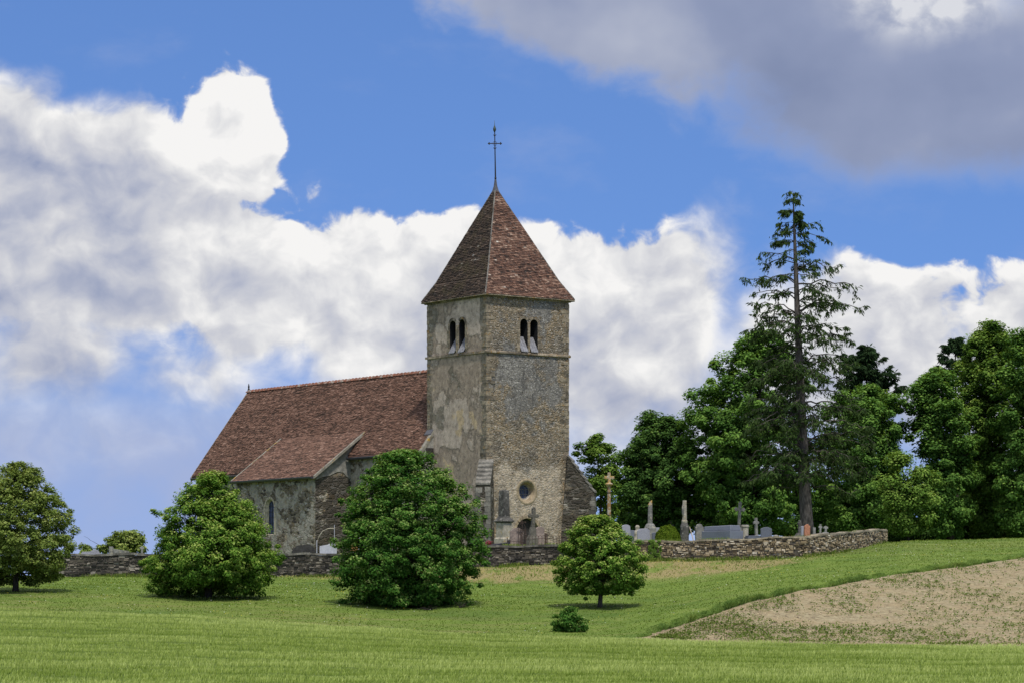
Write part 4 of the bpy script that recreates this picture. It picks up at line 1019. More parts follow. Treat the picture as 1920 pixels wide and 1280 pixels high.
BARK = bark_mat('grey brown bark', (0.035, 0.030, 0.025), (0.11, 0.095, 0.08)); BARKD = bark_mat('dark bark', (0.020, 0.017, 0.014), (0.065, 0.055, 0.045)); BARKS = bark_mat('spruce bark', (0.045, 0.040, 0.036), (0.13, 0.115, 0.102))
LIME = leaf_mat('lime leaves', [(0.0, (0.040, 0.089, 0.015)), (0.35, (0.077, 0.168, 0.024)), (0.62, (0.143, 0.254, 0.039)), (0.85, (0.309, 0.394, 0.091)), (1.0, (0.458, 0.508, 0.170))])
LIMED = leaf_mat('deep lime leaves', [(0.0, (0.024, 0.071, 0.014)), (0.35, (0.048, 0.130, 0.023)), (0.62, (0.096, 0.201, 0.035)), (0.85, (0.236, 0.324, 0.095)), (1.0, (0.387, 0.449, 0.177))])
OLIVE = leaf_mat('olive lime leaves', [(0.0, (0.059, 0.098, 0.021)), (0.4, (0.132, 0.189, 0.041)), (0.7, (0.237, 0.296, 0.075)), (1.0, (0.420, 0.457, 0.164))])
WOOD = leaf_mat('woodland leaves', [(0.0, (0.031, 0.074, 0.015)), (0.35, (0.071, 0.151, 0.032)), (0.65, (0.137, 0.255, 0.051)), (1.0, (0.268, 0.386, 0.086))])
WOODL = leaf_mat('fresh woodland leaves', [(0.0, (0.044, 0.094, 0.017)), (0.35, (0.090, 0.169, 0.030)), (0.65, (0.166, 0.266, 0.050)), (1.0, (0.289, 0.373, 0.089))])
WOODD = leaf_mat('dark woodland leaves', [(0.0, (0.024, 0.055, 0.017)), (0.4, (0.053, 0.112, 0.028)), (0.7, (0.095, 0.183, 0.043)), (1.0, (0.197, 0.294, 0.074))])  # shade low in the wood is put into this darker leaf colour
NEEDLE = leaf_mat('spruce needles', [(0.0, (0.016, 0.033, 0.012)), (0.4, (0.034, 0.060, 0.019)), (0.7, (0.062, 0.100, 0.029)), (1.0, (0.115, 0.163, 0.047))], 0.15)

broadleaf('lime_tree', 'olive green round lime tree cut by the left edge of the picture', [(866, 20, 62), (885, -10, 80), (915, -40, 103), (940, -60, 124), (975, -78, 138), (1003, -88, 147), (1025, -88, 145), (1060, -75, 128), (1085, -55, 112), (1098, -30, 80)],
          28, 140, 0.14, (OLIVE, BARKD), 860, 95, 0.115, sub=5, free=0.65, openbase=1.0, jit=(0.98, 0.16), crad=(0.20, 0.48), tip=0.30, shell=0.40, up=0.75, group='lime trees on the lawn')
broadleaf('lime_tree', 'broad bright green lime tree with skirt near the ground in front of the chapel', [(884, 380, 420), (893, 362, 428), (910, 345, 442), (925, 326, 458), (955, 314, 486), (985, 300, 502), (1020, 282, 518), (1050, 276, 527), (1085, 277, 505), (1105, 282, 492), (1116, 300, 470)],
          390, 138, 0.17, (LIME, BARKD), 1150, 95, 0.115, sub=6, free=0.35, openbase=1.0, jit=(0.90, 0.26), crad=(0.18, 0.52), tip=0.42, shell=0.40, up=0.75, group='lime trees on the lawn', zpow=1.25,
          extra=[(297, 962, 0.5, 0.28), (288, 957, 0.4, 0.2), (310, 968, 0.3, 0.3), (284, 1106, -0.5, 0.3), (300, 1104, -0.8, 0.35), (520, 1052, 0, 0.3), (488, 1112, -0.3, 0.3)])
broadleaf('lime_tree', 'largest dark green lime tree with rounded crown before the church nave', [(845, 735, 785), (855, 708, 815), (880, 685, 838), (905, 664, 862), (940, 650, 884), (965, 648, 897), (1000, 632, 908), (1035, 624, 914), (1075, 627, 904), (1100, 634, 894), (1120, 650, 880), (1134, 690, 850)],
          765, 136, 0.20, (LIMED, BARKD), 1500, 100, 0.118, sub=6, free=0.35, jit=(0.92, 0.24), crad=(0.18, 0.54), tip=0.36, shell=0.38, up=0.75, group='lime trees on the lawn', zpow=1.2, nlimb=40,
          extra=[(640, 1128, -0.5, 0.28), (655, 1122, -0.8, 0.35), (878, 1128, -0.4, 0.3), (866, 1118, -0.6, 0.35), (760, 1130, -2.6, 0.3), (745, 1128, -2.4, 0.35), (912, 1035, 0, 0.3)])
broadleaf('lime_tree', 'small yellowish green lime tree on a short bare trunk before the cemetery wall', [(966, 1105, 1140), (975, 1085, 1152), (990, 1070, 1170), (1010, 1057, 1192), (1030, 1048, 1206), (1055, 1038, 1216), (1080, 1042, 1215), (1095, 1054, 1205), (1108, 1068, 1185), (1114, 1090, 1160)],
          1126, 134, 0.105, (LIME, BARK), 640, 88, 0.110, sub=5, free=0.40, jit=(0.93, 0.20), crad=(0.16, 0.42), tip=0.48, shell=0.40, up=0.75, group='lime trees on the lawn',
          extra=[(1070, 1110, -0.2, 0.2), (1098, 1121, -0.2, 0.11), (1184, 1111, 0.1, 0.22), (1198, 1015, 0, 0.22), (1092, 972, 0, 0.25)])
broadleaf('bush', 'small dark round bush alone in the grass at the barley edge', [(1136, 1058, 1078), (1143, 1046, 1088), (1152, 1039, 1098), (1162, 1034, 1104), (1173, 1033, 1103), (1183, 1038, 1098)], 1070, 122.5, 0.03, (LIMED, BARKD), 110, 60, 0.085, crad=(0.10, 0.22), tip=0.20, cat='bush', nlimb=20, fork=0.0, shell=0.5, lobes=5, sub=3, free=0.6)

BG = dict(crad=(0.32, 0.95), shell=0.42, group='broadleaf trees beyond the cemetery', nlimb=34, lobes=5, bare=3, tip=0.26, up=0.7, free=0.45)
broadleaf('oak_tree', 'thin loose young tree just right of the church buttress', [(812, 1108, 1130), (830, 1100, 1138), (845, 1090, 1152), (870, 1086, 1160), (900, 1090, 1162), (950, 1100, 1165), (1000, 1110, 1165)], 1128, 196, 0.10, (WOODL, BARKD), 103, 170, 0.18, **{**BG, 'crad': (0.35, 0.8), 'nlimb': 30},
          extra=[(1085, 835, 0, 0.45), (1098, 845, 0.2, 0.5), (1092, 862, 0, 0.45), (1118, 822, 0, 0.5), (1145, 838, 0.3, 0.5), (1108, 880, 0, 0.5), (1080, 850, 0, 0.3), (1112, 900, 0, .5)])
broadleaf('oak_tree', 'dark low spreading tree behind the lichened column cross', [(772, 1205, 1222), (785, 1195, 1275), (805, 1185, 1300), (830, 1172, 1312), (860, 1158, 1325), (900, 1150, 1330), (950, 1150, 1330), (1000, 1158, 1320)], 1235, 202, 0.24, (WOODD, BARKD), 436, 187, 0.20, **BG)
broadleaf('oak_tree', 'tall broad tree close on the left of the spruce', [(622, 1412, 1455), (640, 1385, 1478), (665, 1345, 1492), (690, 1330, 1500), (720, 1318, 1510), (740, 1296, 1512), (780, 1285, 1515), (830, 1280, 1515), (880, 1288, 1510), (940, 1300, 1505), (1000, 1320, 1490)], 1408, 198, 0.32, (WOOD, BARKD), 713, 187, 0.20, **BG)
broadleaf('oak_tree', 'mid height bushy tree close on the right of the spruce', [(722, 1596, 1650), (738, 1560, 1685), (765, 1535, 1698), (800, 1520, 1702), (850, 1515, 1700), (900, 1520, 1690), (960, 1530, 1680), (1004, 1545, 1665)], 1600, 200, 0.26, (WOOD, BARKD), 459, 178, 0.20, **BG)
broadleaf('ash_tree', 'pale yellowish slender tree on the crest right of the wall end', [(848, 1672, 1712), (862, 1655, 1738), (885, 1648, 1752), (910, 1640, 1764), (940, 1636, 1768), (970, 1645, 1760), (1004, 1660, 1745)], 1702, 190, 0.10, (WOODL, BARKD), 149, 161, 0.18, **{**BG, 'crad': (0.4, 0.85), 'tip': 0.4})
broadleaf('oak_tree', 'tall tree with stepped crown between the pine and the right edge', [(690, 1728, 1765), (705, 1715, 1790), (740, 1706, 1810), (790, 1702, 1826), (840, 1708, 1832), (890, 1716, 1832), (950, 1730, 1825), (1008, 1745, 1812)], 1782, 200, 0.26, (WOOD, BARKD), 436, 187, 0.20, **BG)
broadleaf('oak_tree', 'tallest broadleaf tree of the wood near the right edge', [(603, 1838, 1868), (620, 1828, 1895), (650, 1800, 1915), (690, 1790, 1925), (740, 1785, 1930), (800, 1782, 1930), (870, 1788, 1925), (940, 1800, 1915), (1008, 1815, 1905)], 1858, 204, 0.34, (WOODL, BARKD), 644, 187, 0.20, **BG)
broadleaf('oak_tree', 'dark tree cut by the right edge of the picture', [(618, 1905, 1935), (640, 1890, 1965), (690, 1872, 1990), (760, 1866, 2005), (840, 1868, 2010), (920, 1872, 2000), (1010, 1885, 1985)], 1938, 198, 0.30, (WOOD, BARKD), 552, 178, 0.20, **BG)
# second row, seen between and under the first
for label, rows, px, Y, mt in (
    ('low dark tree filling the gap behind the broken column grave', [(900, 1165, 1260), (930, 1140, 1300), (965, 1135, 1310), (1005, 1140, 1305)], 1222, 214, WOODD),
    ('low dark tree behind the granite tomb', [(870, 1320, 1400), (905, 1290, 1440), (950, 1285, 1450), (1005, 1295, 1440)], 1365, 216, WOODD),
    ('low dark tree behind the trunk of the spruce', [(880, 1440, 1540), (920, 1425, 1580), (960, 1420, 1590), (1003, 1430, 1585)], 1500, 216, WOODD),
    ('low dark tree behind the end of the pale rubble wall', [(890, 1570, 1650), (930, 1550, 1690), (965, 1545, 1700), (1003, 1555, 1690)], 1625, 218, WOODD),
    ('low dark tree behind the pale slender tree', [(870, 1700, 1800), (920, 1690, 1840), (965, 1690, 1850), (1008, 1700, 1845)], 1770, 218, WOODD),
    ('low dark tree in shadow behind the tallest broadleaf tree', [(820, 1815, 1900), (880, 1800, 1950), (950, 1800, 1960), (1008, 1810, 1950)], 1880, 220, WOODD)):
    broadleaf('hornbeam_tree', label, rows, px, Y, 0.16, (mt, BARKD), 170, 130, 0.23, **{**BG, 'group': 'low trees of the second row', 'bare': 0, 'nlimb': 20})
for label, a, b, top, Y in (('low dark undergrowth bush at the end of the pale wall', 1655, 1725, 955, 206), ('low dark undergrowth bush between the slender tree and the stepped crown tree', 1715, 1790, 940, 208), ('low dark undergrowth bush below the stepped crown tree', 1780, 1850, 950, 207), ('low dark undergrowth bush below the tallest broadleaf tree', 1840, 1905, 935, 208), ('low dark undergrowth bush at the right edge of the picture', 1895, 1975, 945, 206), ('low dark undergrowth bush behind the clipped shrub', 1170, 1270, 935, 208), ('low dark undergrowth bush behind the tall trefoil cross', 1330, 1420, 945, 208)):
    m_ = (a + b) / 2; broadleaf('undergrowth_bush', label, [(top, m_ - 12, m_ + 10), (top + 18, a + 8, b - 10), (top + 40, a, b), (1016, a - 6, b + 6)], m_, Y, 0.05, (WOODD, BARKD), 103, 153, 0.20, **{**BG, 'group': 'undergrowth bushes under the wood', 'bare': 0, 'nlimb': 10, 'crad': (0.35, 0.75), 'cat': 'bush'})
broadleaf('distant_tree', 'small round distant tree above the dark wall at left', [(996, 215, 255), (1005, 204, 268), (1018, 197, 276), (1030, 194, 280), (1040, 200, 276)], 238, 222, 0.14, (OLIVE, BARKD), 90, 90, 0.22, **{**BG, 'crad': (0.35, 0.7), 'group': 'far trees at left'})
broadleaf('distant_bush', 'tiny bush peeping over the dark wall beside the distant tree', [(1022, 158, 168), (1030, 148, 176), (1042, 145, 180)], 162, 224, 0.06, (OLIVE, BARKD), 22, 70, 0.2, **{**BG, 'crad': (0.3, 0.5), 'group': 'far trees at left', 'nlimb': 8, 'bare': 0, 'cat': 'bush'})

def conifer(name, label, base, top, r0, Y, whorls, mats, needle, droop, group=None, seed=3):
    """whorls: list of (row, left px, right px, n branches, fill)"""
    rnd = random.Random(seed); bpx, brow = base; tpx, trow = top
    z0, z1 = gz(bpx, Y), ZR(trow, Y); x0 = PXX(bpx, Y); root = thing(name, (x0, Y, z0), label, 'conifer'); org = Vector((x0, Y, z0))
    xt = PXX(tpx, Y)
    def ax(z):
        q = min(1, max(0, (z - z0) / (z1 - z0))); return Vector((x0 + (xt - x0) * (q ** 0.8), Y, z)) - org
    t = MB(); N = 16
    t.tube([ax(z0 - 0.3 + (z1 - z0 + 0.3) * i / N) for i in range(N + 1)], [r0 * (1.2 if i == 0 else 1) * (1 - i / N) ** 0.85 + 0.02 for i in range(N + 1)], 9)
    cen, axs, nor, ln, wd, var = [], [], [], [], [], []
    def spray(p, d, k, s, hang):
        for _ in range(k):
            a = Vector((rnd.gauss(0, .5), rnd.gauss(0, .5), rnd.gauss(0, .25) - hang)) + d * 0.6; a.normalize()
            l = s * rnd.uniform(0.6, 1.4); c = p + a * l * 0.45 + Vector((rnd.gauss(0, .05), rnd.gauss(0, .05), rnd.gauss(0, .04)))
            cen.append(c); axs.append(a); nor.append((rnd.gauss(0, .6), rnd.gauss(0, .6) - 0.3, rnd.gauss(0.5, .5))); ln.append(l); wd.append(l * rnd.uniform(0.20, 0.34)); var.append(min(.99, max(.01, rnd.gauss(0.45, 0.18))))
    for row, xl, xr, nb, fill in whorls:
        for b in range(nb):
            zz = ZR(row, Y) + rnd.uniform(-0.35, 0.35); a0 = ax(zz)
            ph = rnd.uniform(0, 2 * math.pi) if b > 1 else (0.0 if b == 0 else math.pi) + rnd.uniform(-0.3, 0.3)
            ext = (PXX(xr, Y) - x0 - a0.x) if math.cos(ph) > 0 else -(PXX(xl, Y) - x0 - a0.x)
            ln_ = max(0.25, ext) * rnd.uniform(0.40, 1.02) if b > 1 else max(0.25, ext) * rnd.uniform(0.92, 1.0)
            d = Vector((math.cos(ph), math.sin(ph), 0)); lift = rnd.uniform(-0.02, 0.34); wob = [rnd.gauss(0, 0.085) for _ in range(60)]; pts = []
            n = max(5, int(ln_ / 0.28)); side = Vector((-d.y, d.x, 0)); bend = rnd.uniform(-0.15, 0.15)
            for i in range(n + 1):
                q = i / n; pts.append(a0 + d * (ln_ * q) + side * bend * ln_ * q * q + Vector((0, 0, ln_ * (lift * math.sin(q * 2.0) - droop * q * q * rnd.uniform(0.8, 1.1) + 0.10 * q ** 5) + wob[i] * min(1.0, ln_ * 0.5) + 0.6 * wob[i - 1 if i else 0] * q)))
            rr = max(0.014, min(0.05, ln_ * 0.014)); t.tube(pts, [rr * (1 - 0.8 * i / n) + 0.004 for i in range(n + 1)], 4)
            for i in range(1, n + 1):
                q = i / n
                if rnd.random() < fill * (0.35 + 0.75 * q):
                    dd = (pts[i] - pts[i - 1]).normalized()
                    spray(pts[i], dd, int(3 + 5 * fill), needle, 0.55)
                    for sg in (-1, 1):
                        if rnd.random() < 0.75 * fill + 0.1:
                            tl = ln_ * 0.30 * (1.1 - q) + rnd.uniform(0.15, 0.4); e = pts[i] + (side * sg * 0.8 + dd * 0.6) * tl + Vector((0, 0, -0.28 * tl))
                            t.tube([pts[i], pts[i].lerp(e, 0.5) + Vector((0, 0, 0.02)), e], [0.012, 0.008, 0.004], 3)
                            for k in range(1, 5): spray(pts[i].lerp(e, k / 4), (e - pts[i]).normalized(), int(2 + 3 * fill), needle, 0.6)
                    if rnd.random() < 0.8 * fill and q > 0.2:
                        e = pts[i] + Vector((rnd.gauss(0, .10), rnd.gauss(0, .08), -rnd.uniform(0.15, 0.65) * min(1.0, ln_ * 0.5)))
                        t.tube([pts[i], e], [0.008, 0.004], 3)
                        for k in range(1, 5): spray(pts[i].lerp(e, k / 4), Vector((0, 0, -1)), int(2 + 3 * fill), needle * 0.9, 0.6)
    V, Q = leaf_quads(np.array([tuple(c) for c in cen]), unit(np.array([tuple(a) for a in axs])), unit(np.array(nor, float)), np.array(ln), np.array(wd))
    np_mesh('foliage', V, Q, np.array(var), mats[0], root); t.build('trunk', mats[1], root, True); return root

wh = [(370, 1481, 1494, 3, 0.6), (380, 1476, 1497, 3, 0.6), (391, 1469, 1499, 4, 0.7), (400, 1466, 1500, 4, .7), (412, 1460, 1508, 4, 0.7), (424, 1458, 1537, 5, 0.7), (434, 1455, 1510, 5, .8), (446, 1452, 1552, 5, 0.65), (458, 1452, 1520, 4, .8), (468, 1420, 1525, 5, 0.6), (478, 1440, 1573, 5, 0.6), (492, 1440, 1530, 4, 0.7),
      (503, 1424, 1545, 5, 0.65), (515, 1432, 1572, 5, 0.75), (530, 1398, 1612, 6, 0.6), (545, 1420, 1585, 6, .7), (560, 1404, 1585, 6, 0.7), (578, 1402, 1620, 6, 0.65), (592, 1410, 1598, 6, .7), (606, 1384, 1600, 6, 0.7), (625, 1420, 1585, 7, 0.8), (645, 1405, 1602, 8, 0.85), (665, 1410, 1576, 8, 0.8), (685, 1415, 1600, 8, 0.8)]
wh += [(r, 1400 - (r - 700) * 0.05, 1600 + min(40, (r - 700) * 0.4), 7, 0.72) for r in range(702, 900, 17)] + [(905, 1440, 1610, 5, 0.5), (915, 1450, 1580, 3, 0.4)]
wh = [(r, a, b, (max(3, int(n * 0.75)) if r < 640 else n), min(1.0, f * (1.06 if 400 < r < 640 else 1.08))) for r, a, b, n, f in wh]
conifer('spruce_tree', 'very tall sparse spruce with drooping branches rising above the wood', (1515, 1003), (1487, 362), 0.39, 168, wh, (NEEDLE, BARKS), 0.24, 0.30)
PN = leaf_mat('pine needles', [(0.0, (0.010, 0.022, 0.010)), (0.5, (0.024, 0.046, 0.018)), (1.0, (0.05, 0.085, 0.032))], 0.1)
pw_ = [(657, 1615, 1634, 6, 1.0), (668, 1600, 1642, 6, 1.0), (680, 1594, 1632, 6, 1.0), (692, 1584, 1658, 7, 1.0), (704, 1578, 1670, 8, 1.0), (718, 1580, 1668, 8, 1.0), (732, 1572, 1682, 8, 1.0), (746, 1568, 1695, 8, 1.0), (765, 1566, 1695, 8, 1.0), (785, 1570, 1690, 6, 1.0)]
conifer('pine_tree', 'dark pine top behind the bushy tree right of the spruce', (1632, 1003), (1624, 654), 0.24, 212, pw_, (PN, BARKD), 0.34, -0.22, seed=9)
pw2 = [(640, 1785, 1800, 5, 1.0), (652, 1770, 1808, 6, 1.0), (665, 1768, 1812, 6, 1.0), (682, 1762, 1815, 6, 1.0), (705, 1760, 1820, 6, 1.0)]
conifer('pine_tree', 'small dark pine tip beside the tallest broadleaf tree', (1795, 1006), (1791, 636), 0.22, 214, pw2, (PN, BARKD), 0.34, -0.2, seed=12)

# topiary dome on the cemetery edge, ivy on the wall
def dome_shrub():
    Y = 163.2; x0 = PXX(1252, Y); z0 = gz(1252, Y); r = 24 / FPX * Y; h = ZR(984, Y) - z0
    root = thing('clipped_shrub', (x0, Y, z0), 'clipped bright green dome shrub standing among the headstones', 'shrub')
    n = 11000; d = unit(rng.normal(size=(n, 3))); d[:, 2] = np.abs(d[:, 2])
    sh = 0.90 + 0.12 * rng.random(n) + 0.05 * np.sin(d[:, 0] * 9) * np.sin(d[:, 2] * 8 + d[:, 1] * 7)
    P = d * np.array([r, r, h]) * sh[:, None]; nor = unit(d + rng.normal(size=d.shape) * 0.5); ax = unit(np.cross(nor, rng.normal(size=d.shape)))
    V, Q = leaf_quads(P, ax, nor, 0.055 + 0.04 * rng.random(n), 0.04 + 0.02 * rng.random(n))
    np_mesh('foliage', V, Q, np.clip(0.45 + 0.2 * rng.normal(size=n), 0, 1), leaf_mat('clipped box leaves', [(0, (0.045, 0.085, 0.010)), (0.5, (0.105, 0.165, 0.016)), (1.0, (0.20, 0.25, 0.03))]), root)
    t = MB(); t.lathe([(0.03, -0.1), (r * 0.80, 0.02), (r * 0.84, h * 0.35), (r * 0.66, h * 0.66), (0.02, h * 0.88)], (0, 0), 16); t.build('twigs', BARKD, root)
dome_shrub()
def ivy():
    root = None; pxs = []
    n = 2600; p = 1216 + 24 * rng.random(n); row = 1012 + 38 * rng.random(n)
    keep = (np.sin(p * 0.6 + row * 0.25) + np.sin(row * 0.4 - p * 0.3) + rng.normal(size=n) * 0.5) > np.where(p > 1230, 0.7, -0.3) ; p, row = p[keep], row[keep]
    wy = wallY(p); Yv = wy - 0.10 - 0.05 * rng.random(len(p)); P = np.stack([(p - PX0) / FPX * Yv, Yv, (PY0 - row) / FPX * Yv], -1)
    o = np.array([P[:, 0].mean(), Yv.mean(), P[:, 2].min()])
    nor = unit(np.array([0.05, -0.8, 0.5]) + rng.normal(size=P.shape) * 0.35); ax = unit(np.cross(nor, rng.normal(size=P.shape)))
    V, Q = leaf_quads(P - o, ax, nor, 0.08 + 0.05 * rng.random(len(P)), 0.07 + 0.03 * rng.random(len(P)))
    ob = np_mesh('ivy', V, Q, np.clip(0.5 + 0.2 * rng.normal(size=len(P)), 0, 1), WOODL); ob.location = o
    tag(ob, 'ivy patch climbing the start of the pale rubble wall', 'ivy')
ivy()

# ------------------------------------------------------------------ graves
S = dict(
  moss=stone_mat('mossy brown stone', (0.150, 0.138, 0.112), 0.5, 0.1, (0.30, 0.28, 0.22), 1.2), tar=stone_mat('black weathered stone', (0.055, 0.053, 0.050), 0.4, scale=1.2), grey=stone_mat('grey old gravestone', (0.24, 0.235, 0.215), 0.55, 0.15, (0.40, 0.36, 0.26), 1.2), darkg=stone_mat('dark gravestone', (0.105, 0.10, 0.09), 0.6, 0.2, (0.26, 0.25, 0.22), 1.2),
  beige=stone_mat('beige gravestone', (0.40, 0.365, 0.29), 0.4, 0.1, (0.35, 0.25, 0.10), 1.2), pink=stone_mat('pinkish gravestone', (0.30, 0.235, 0.205), 0.2, scale=1.0), lilac=speckle_mat('pale granite', (0.29, 0.29, 0.325)),
  blue=speckle_mat('blue grey granite', (0.165, 0.178, 0.215)), slate=speckle_mat('dark slate granite', (0.115, 0.125, 0.155)), black=speckle_mat('black granite', (0.030, 0.028, 0.032), 0.2),
  red=stone_mat('red sandstone', (0.36, 0.165, 0.100), 0.2), lichen=stone_mat('lichened limestone', (0.42, 0.38, 0.31), 0.4, 0.75, (0.37, 0.225, 0.05), 1.6), pillar=stone_mat('rust stained limestone', (0.42, 0.375, 0.30), 0.3, 0.75, (0.25, 0.130, 0.035), 2.2), white=plain('white marble', (0.44, 0.44, 0.48), 0.5, 0, 0.12),
)
def at(px, Y): return (PXX(px, Y), Y, gz(px, Y) - 0.02)
def slab_outline(w, h, top):
    r = w / 2
    if top == 'round': return [(-r, -0.25), (r, -0.25), (r, h - r * 0.55)] + [(r * math.cos(t), h - r * 0.55 + r * 0.55 * math.sin(t)) for t in [math.pi * i / 10 for i in range(1, 10)]] + [(-r, h - r * 0.55)]
    if top == 'shoulder': s = r * 0.72; return [(-r, -0.25), (r, -0.25), (r, h - 0.2), (s, h - 0.16)] + [(s * math.cos(t), h - 0.16 + 0.16 * math.sin(t)) for t in [math.pi * i / 8 for i in range(1, 8)]] + [(-s, h - 0.16), (-r, h - 0.2)]
    if top == 'chamfer': return [(-r, -0.25), (r, -0.25), (r, h - 0.13), (r - 0.15, h), (-r + 0.15, h), (-r, h - 0.13)]
    if top == 'curve': return [(-r, -0.25), (r, -0.25), (r, h - 0.1)] + [(r - 2 * r * i / 8, h - 0.1 + 0.1 * math.sin(math.pi * i / 8)) for i in range(1, 8)] + [(-r, h - 0.1)]
    return [(-r, -0.25), (r, -0.25), (r, h), (-r, h)]
def bevelled(o, w=0.012):
    md = o.modifiers.new('bevel', 'BEVEL'); md.width = w; md.segments = 1; md.limit_method = 'ANGLE'; return o
def headstone(label, px, Y, wpx, row, top, mat, rz=0.35, thick=0.13, base=True):
    loc = at(px, Y); h = ZR(row, Y) - loc[2]; root = thing('headstone', loc, label, 'headstone', rz, 'headstones in the cemetery'); root.rotation_euler = (R(random.uniform(-2, 2)), R(random.uniform(-2.5, 2.5)), rz)
    m = MB(); m.prism(slab_outline(wpx / FPX * Y, h, top), -thick / 2, thick / 2); bevelled(m.build('slab', mat, root))
    if base:
        b = MB(); w = wpx / FPX * Y; b.box((-w * .6, -thick * 1.1, -0.2), (w * .6, thick * 1.1, 0.10)); bevelled(b.build('plinth', mat, root))
    return root
def cross_outline(w, t, h, arm):   # upright from 0 to h, arms at height arm
    return [(-t, 0), (t, 0), (t, arm - t), (w, arm - t), (w, arm + t), (t, arm + t), (t, h), (-t, h), (-t, arm + t), (-w, arm + t), (-w, arm - t), (-t, arm - t)]
def stone_cross(label, px, Y, row, half_px, mat, ped=0.35, flare=True, rz=0.3, tk=0.085, armfrac=0.72, trefoil=False):
    loc = at(px, Y); h = ZR(row, Y) - loc[2]; root = thing('grave_cross', loc, label, 'stone cross', rz, 'stone crosses in the cemetery'); root.rotation_euler = (R(random.uniform(-2, 2)), R(random.uniform(-3, 3)), rz)
    ph = h * ped; p = MB()
    if flare:
        p.loft([[(a * r, b * r * 0.75, z) for a, b in ((-1, -1), (1, -1), (1, 1), (-1, 1))] for r, z in ((0.30, -0.2), (0.28, ph * 0.45), (0.20, ph * 0.6), (0.15, ph))])
    else: p.box((-0.2, -0.16, -0.2), (0.2, 0.16, ph * 0.6)); p.box((-0.14, -0.12, ph * 0.6), (0.14, 0.12, ph))
    bevelled(p.build('pedestal', mat, root), 0.02)
    c = MB(); hw = half_px / FPX * Y; ch = h - ph; c.prism([(x, z + ph - 0.01) for x, z in cross_outline(hw, tk, ch, ch * armfrac)], -tk, tk)
    if trefoil:
        za = ph + ch * armfrac
        for cx, cz in ((-hw, za), (hw, za), (0, h - 0.02)):
            for dx, dz in ((0, 0.07), (0, -0.07), (0.05, 0), (-0.05, 0)): c.box((cx + dx - 0.05, -tk * .9, cz + dz - 0.05), (cx + dx + 0.05, tk * .9, cz + dz + 0.05))
    bevelled(c.build('cross', mat, root), 0.015); return root

def sq(r, z, c=(0, 0), ry=None): ry = r if ry is None else ry; return [(c[0] + a * r, c[1] + b * ry, z) for a, b in ((-1, -1), (1, -1), (1, 1), (-1, 1))]
def monument(name, label, px, Y, rings, parts, cat, rz):
    """rings per part: (half width, row or height) with rows turned into heights"""
    loc = at(px, Y); root = thing(name, loc, label, cat, rz)
    for nm, mat, rr in parts:
        m = MB(); m.loft([sq(r, (ZR(row, Y) - loc[2]) if row > 5 else row) for r, row in rr]); bevelled(m.build(nm, mat, root), 0.015)
    return root
# before the tower
monument('obelisk_monument', 'tall dark blunt obelisk monument before the tower front', 945, 168, None, [
    ('pedestal', S['beige'], [(0.42, -0.3), (0.42, 1009), (0.35, 1007), (0.33, 981), (0.35, 979.6)]), ('cornice', S['darkg'], [(0.35, 979.5), (0.45, 976.5), (0.41, 974.5), (0.30, 970), (0.25, 967)]), ('shaft', S['darkg'], [(0.25, 966.9), (0.22, 919.5), (0.19, 918)])], 'monument', 0.75)
headstone('pinkish headstone with shouldered top right of the obelisk monument', 968, 166.5, 26, 988.5, 'shoulder', S['pink'], 0.25)
stone_cross('weathered grey cross on a tall pedestal inside the iron railing', 997, 165.6, 953, 8, S['moss'], 0.52, rz=0.5, tk=0.10, trefoil=True, armfrac=0.62)
headstone('small pale lilac round headstone right of the grey pedestal cross', 1012, 167.6, 17, 986.5, 'round', S['pink'], 0.45)
def railing(label, pts, h, mat, hoop=True, step=0.17):
    """pts: list of (px,Y); bars with hooped heads"""
    P = [Vector(at(a, b)) for a, b in pts]; root = thing('iron_railing', P[0], label, 'railing'); o = P[0]
    r = MB(); bars = MB(); posts = MB()
    for a, b in zip(P, P[1:]):
        d = (b - a); n = max(2, int(d.length / step)); pr = None
        for zz in (0.12, h * 0.74): r.tube([a - o + Vector((0, 0, zz)), b - o + Vector((0, 0, zz))], 0.013, 4)
        for i in range(n + 1):
            q = a.lerp(b, i / n) - o; top = h * (0.86 if i % 2 else 1.0)
            bars.tube([q, q + Vector((0, 0, h * 0.86))], 0.010, 4)
            if hoop and i < n:
                q2 = a.lerp(b, (i + 1) / n) - o
                pts2 = [q.lerp(q2, 0.5 - 0.5 * math.cos(t)) + Vector((0, 0, h * 0.86 + math.sin(t) * h * 0.14)) for t in [math.pi * k / 6 for k in range(7)]]
                bars.tube(pts2, 0.010, 4)
        for q in ((a, b) if a is P[0] else (b,)):
            posts = MB(); q = q - o; posts.tube([q - Vector((0, 0, .1)), q + Vector((0, 0, h * 1.05))], 0.026, 6); posts.lathe([(0.02, q.z + h * 1.05), (0.04, q.z + h * 1.09), (0.005, q.z + h * 1.2)], (q.x, q.y), 6); posts.build('post', mat, root)
    bars.build('bars', mat, root); r.build('rail', mat, root); return root
railing('low dark iron railing with hooped bars round the pedestal cross', [(978, 165.0), (986, 164.4), (1022, 164.2), (1024, 166.5)], 0.68, M['rust'])
railing('low dark iron railing running right of the pedestal cross to the small lime', [(1026, 164.4), (1066, 164.2), (1068, 166.5)], 0.66, M['rust'])
railing('low spiky iron railing in grass below the pinkish headstone', [(951, 164.6), (976, 164.4)], 0.5, M['rust'], hoop=False)
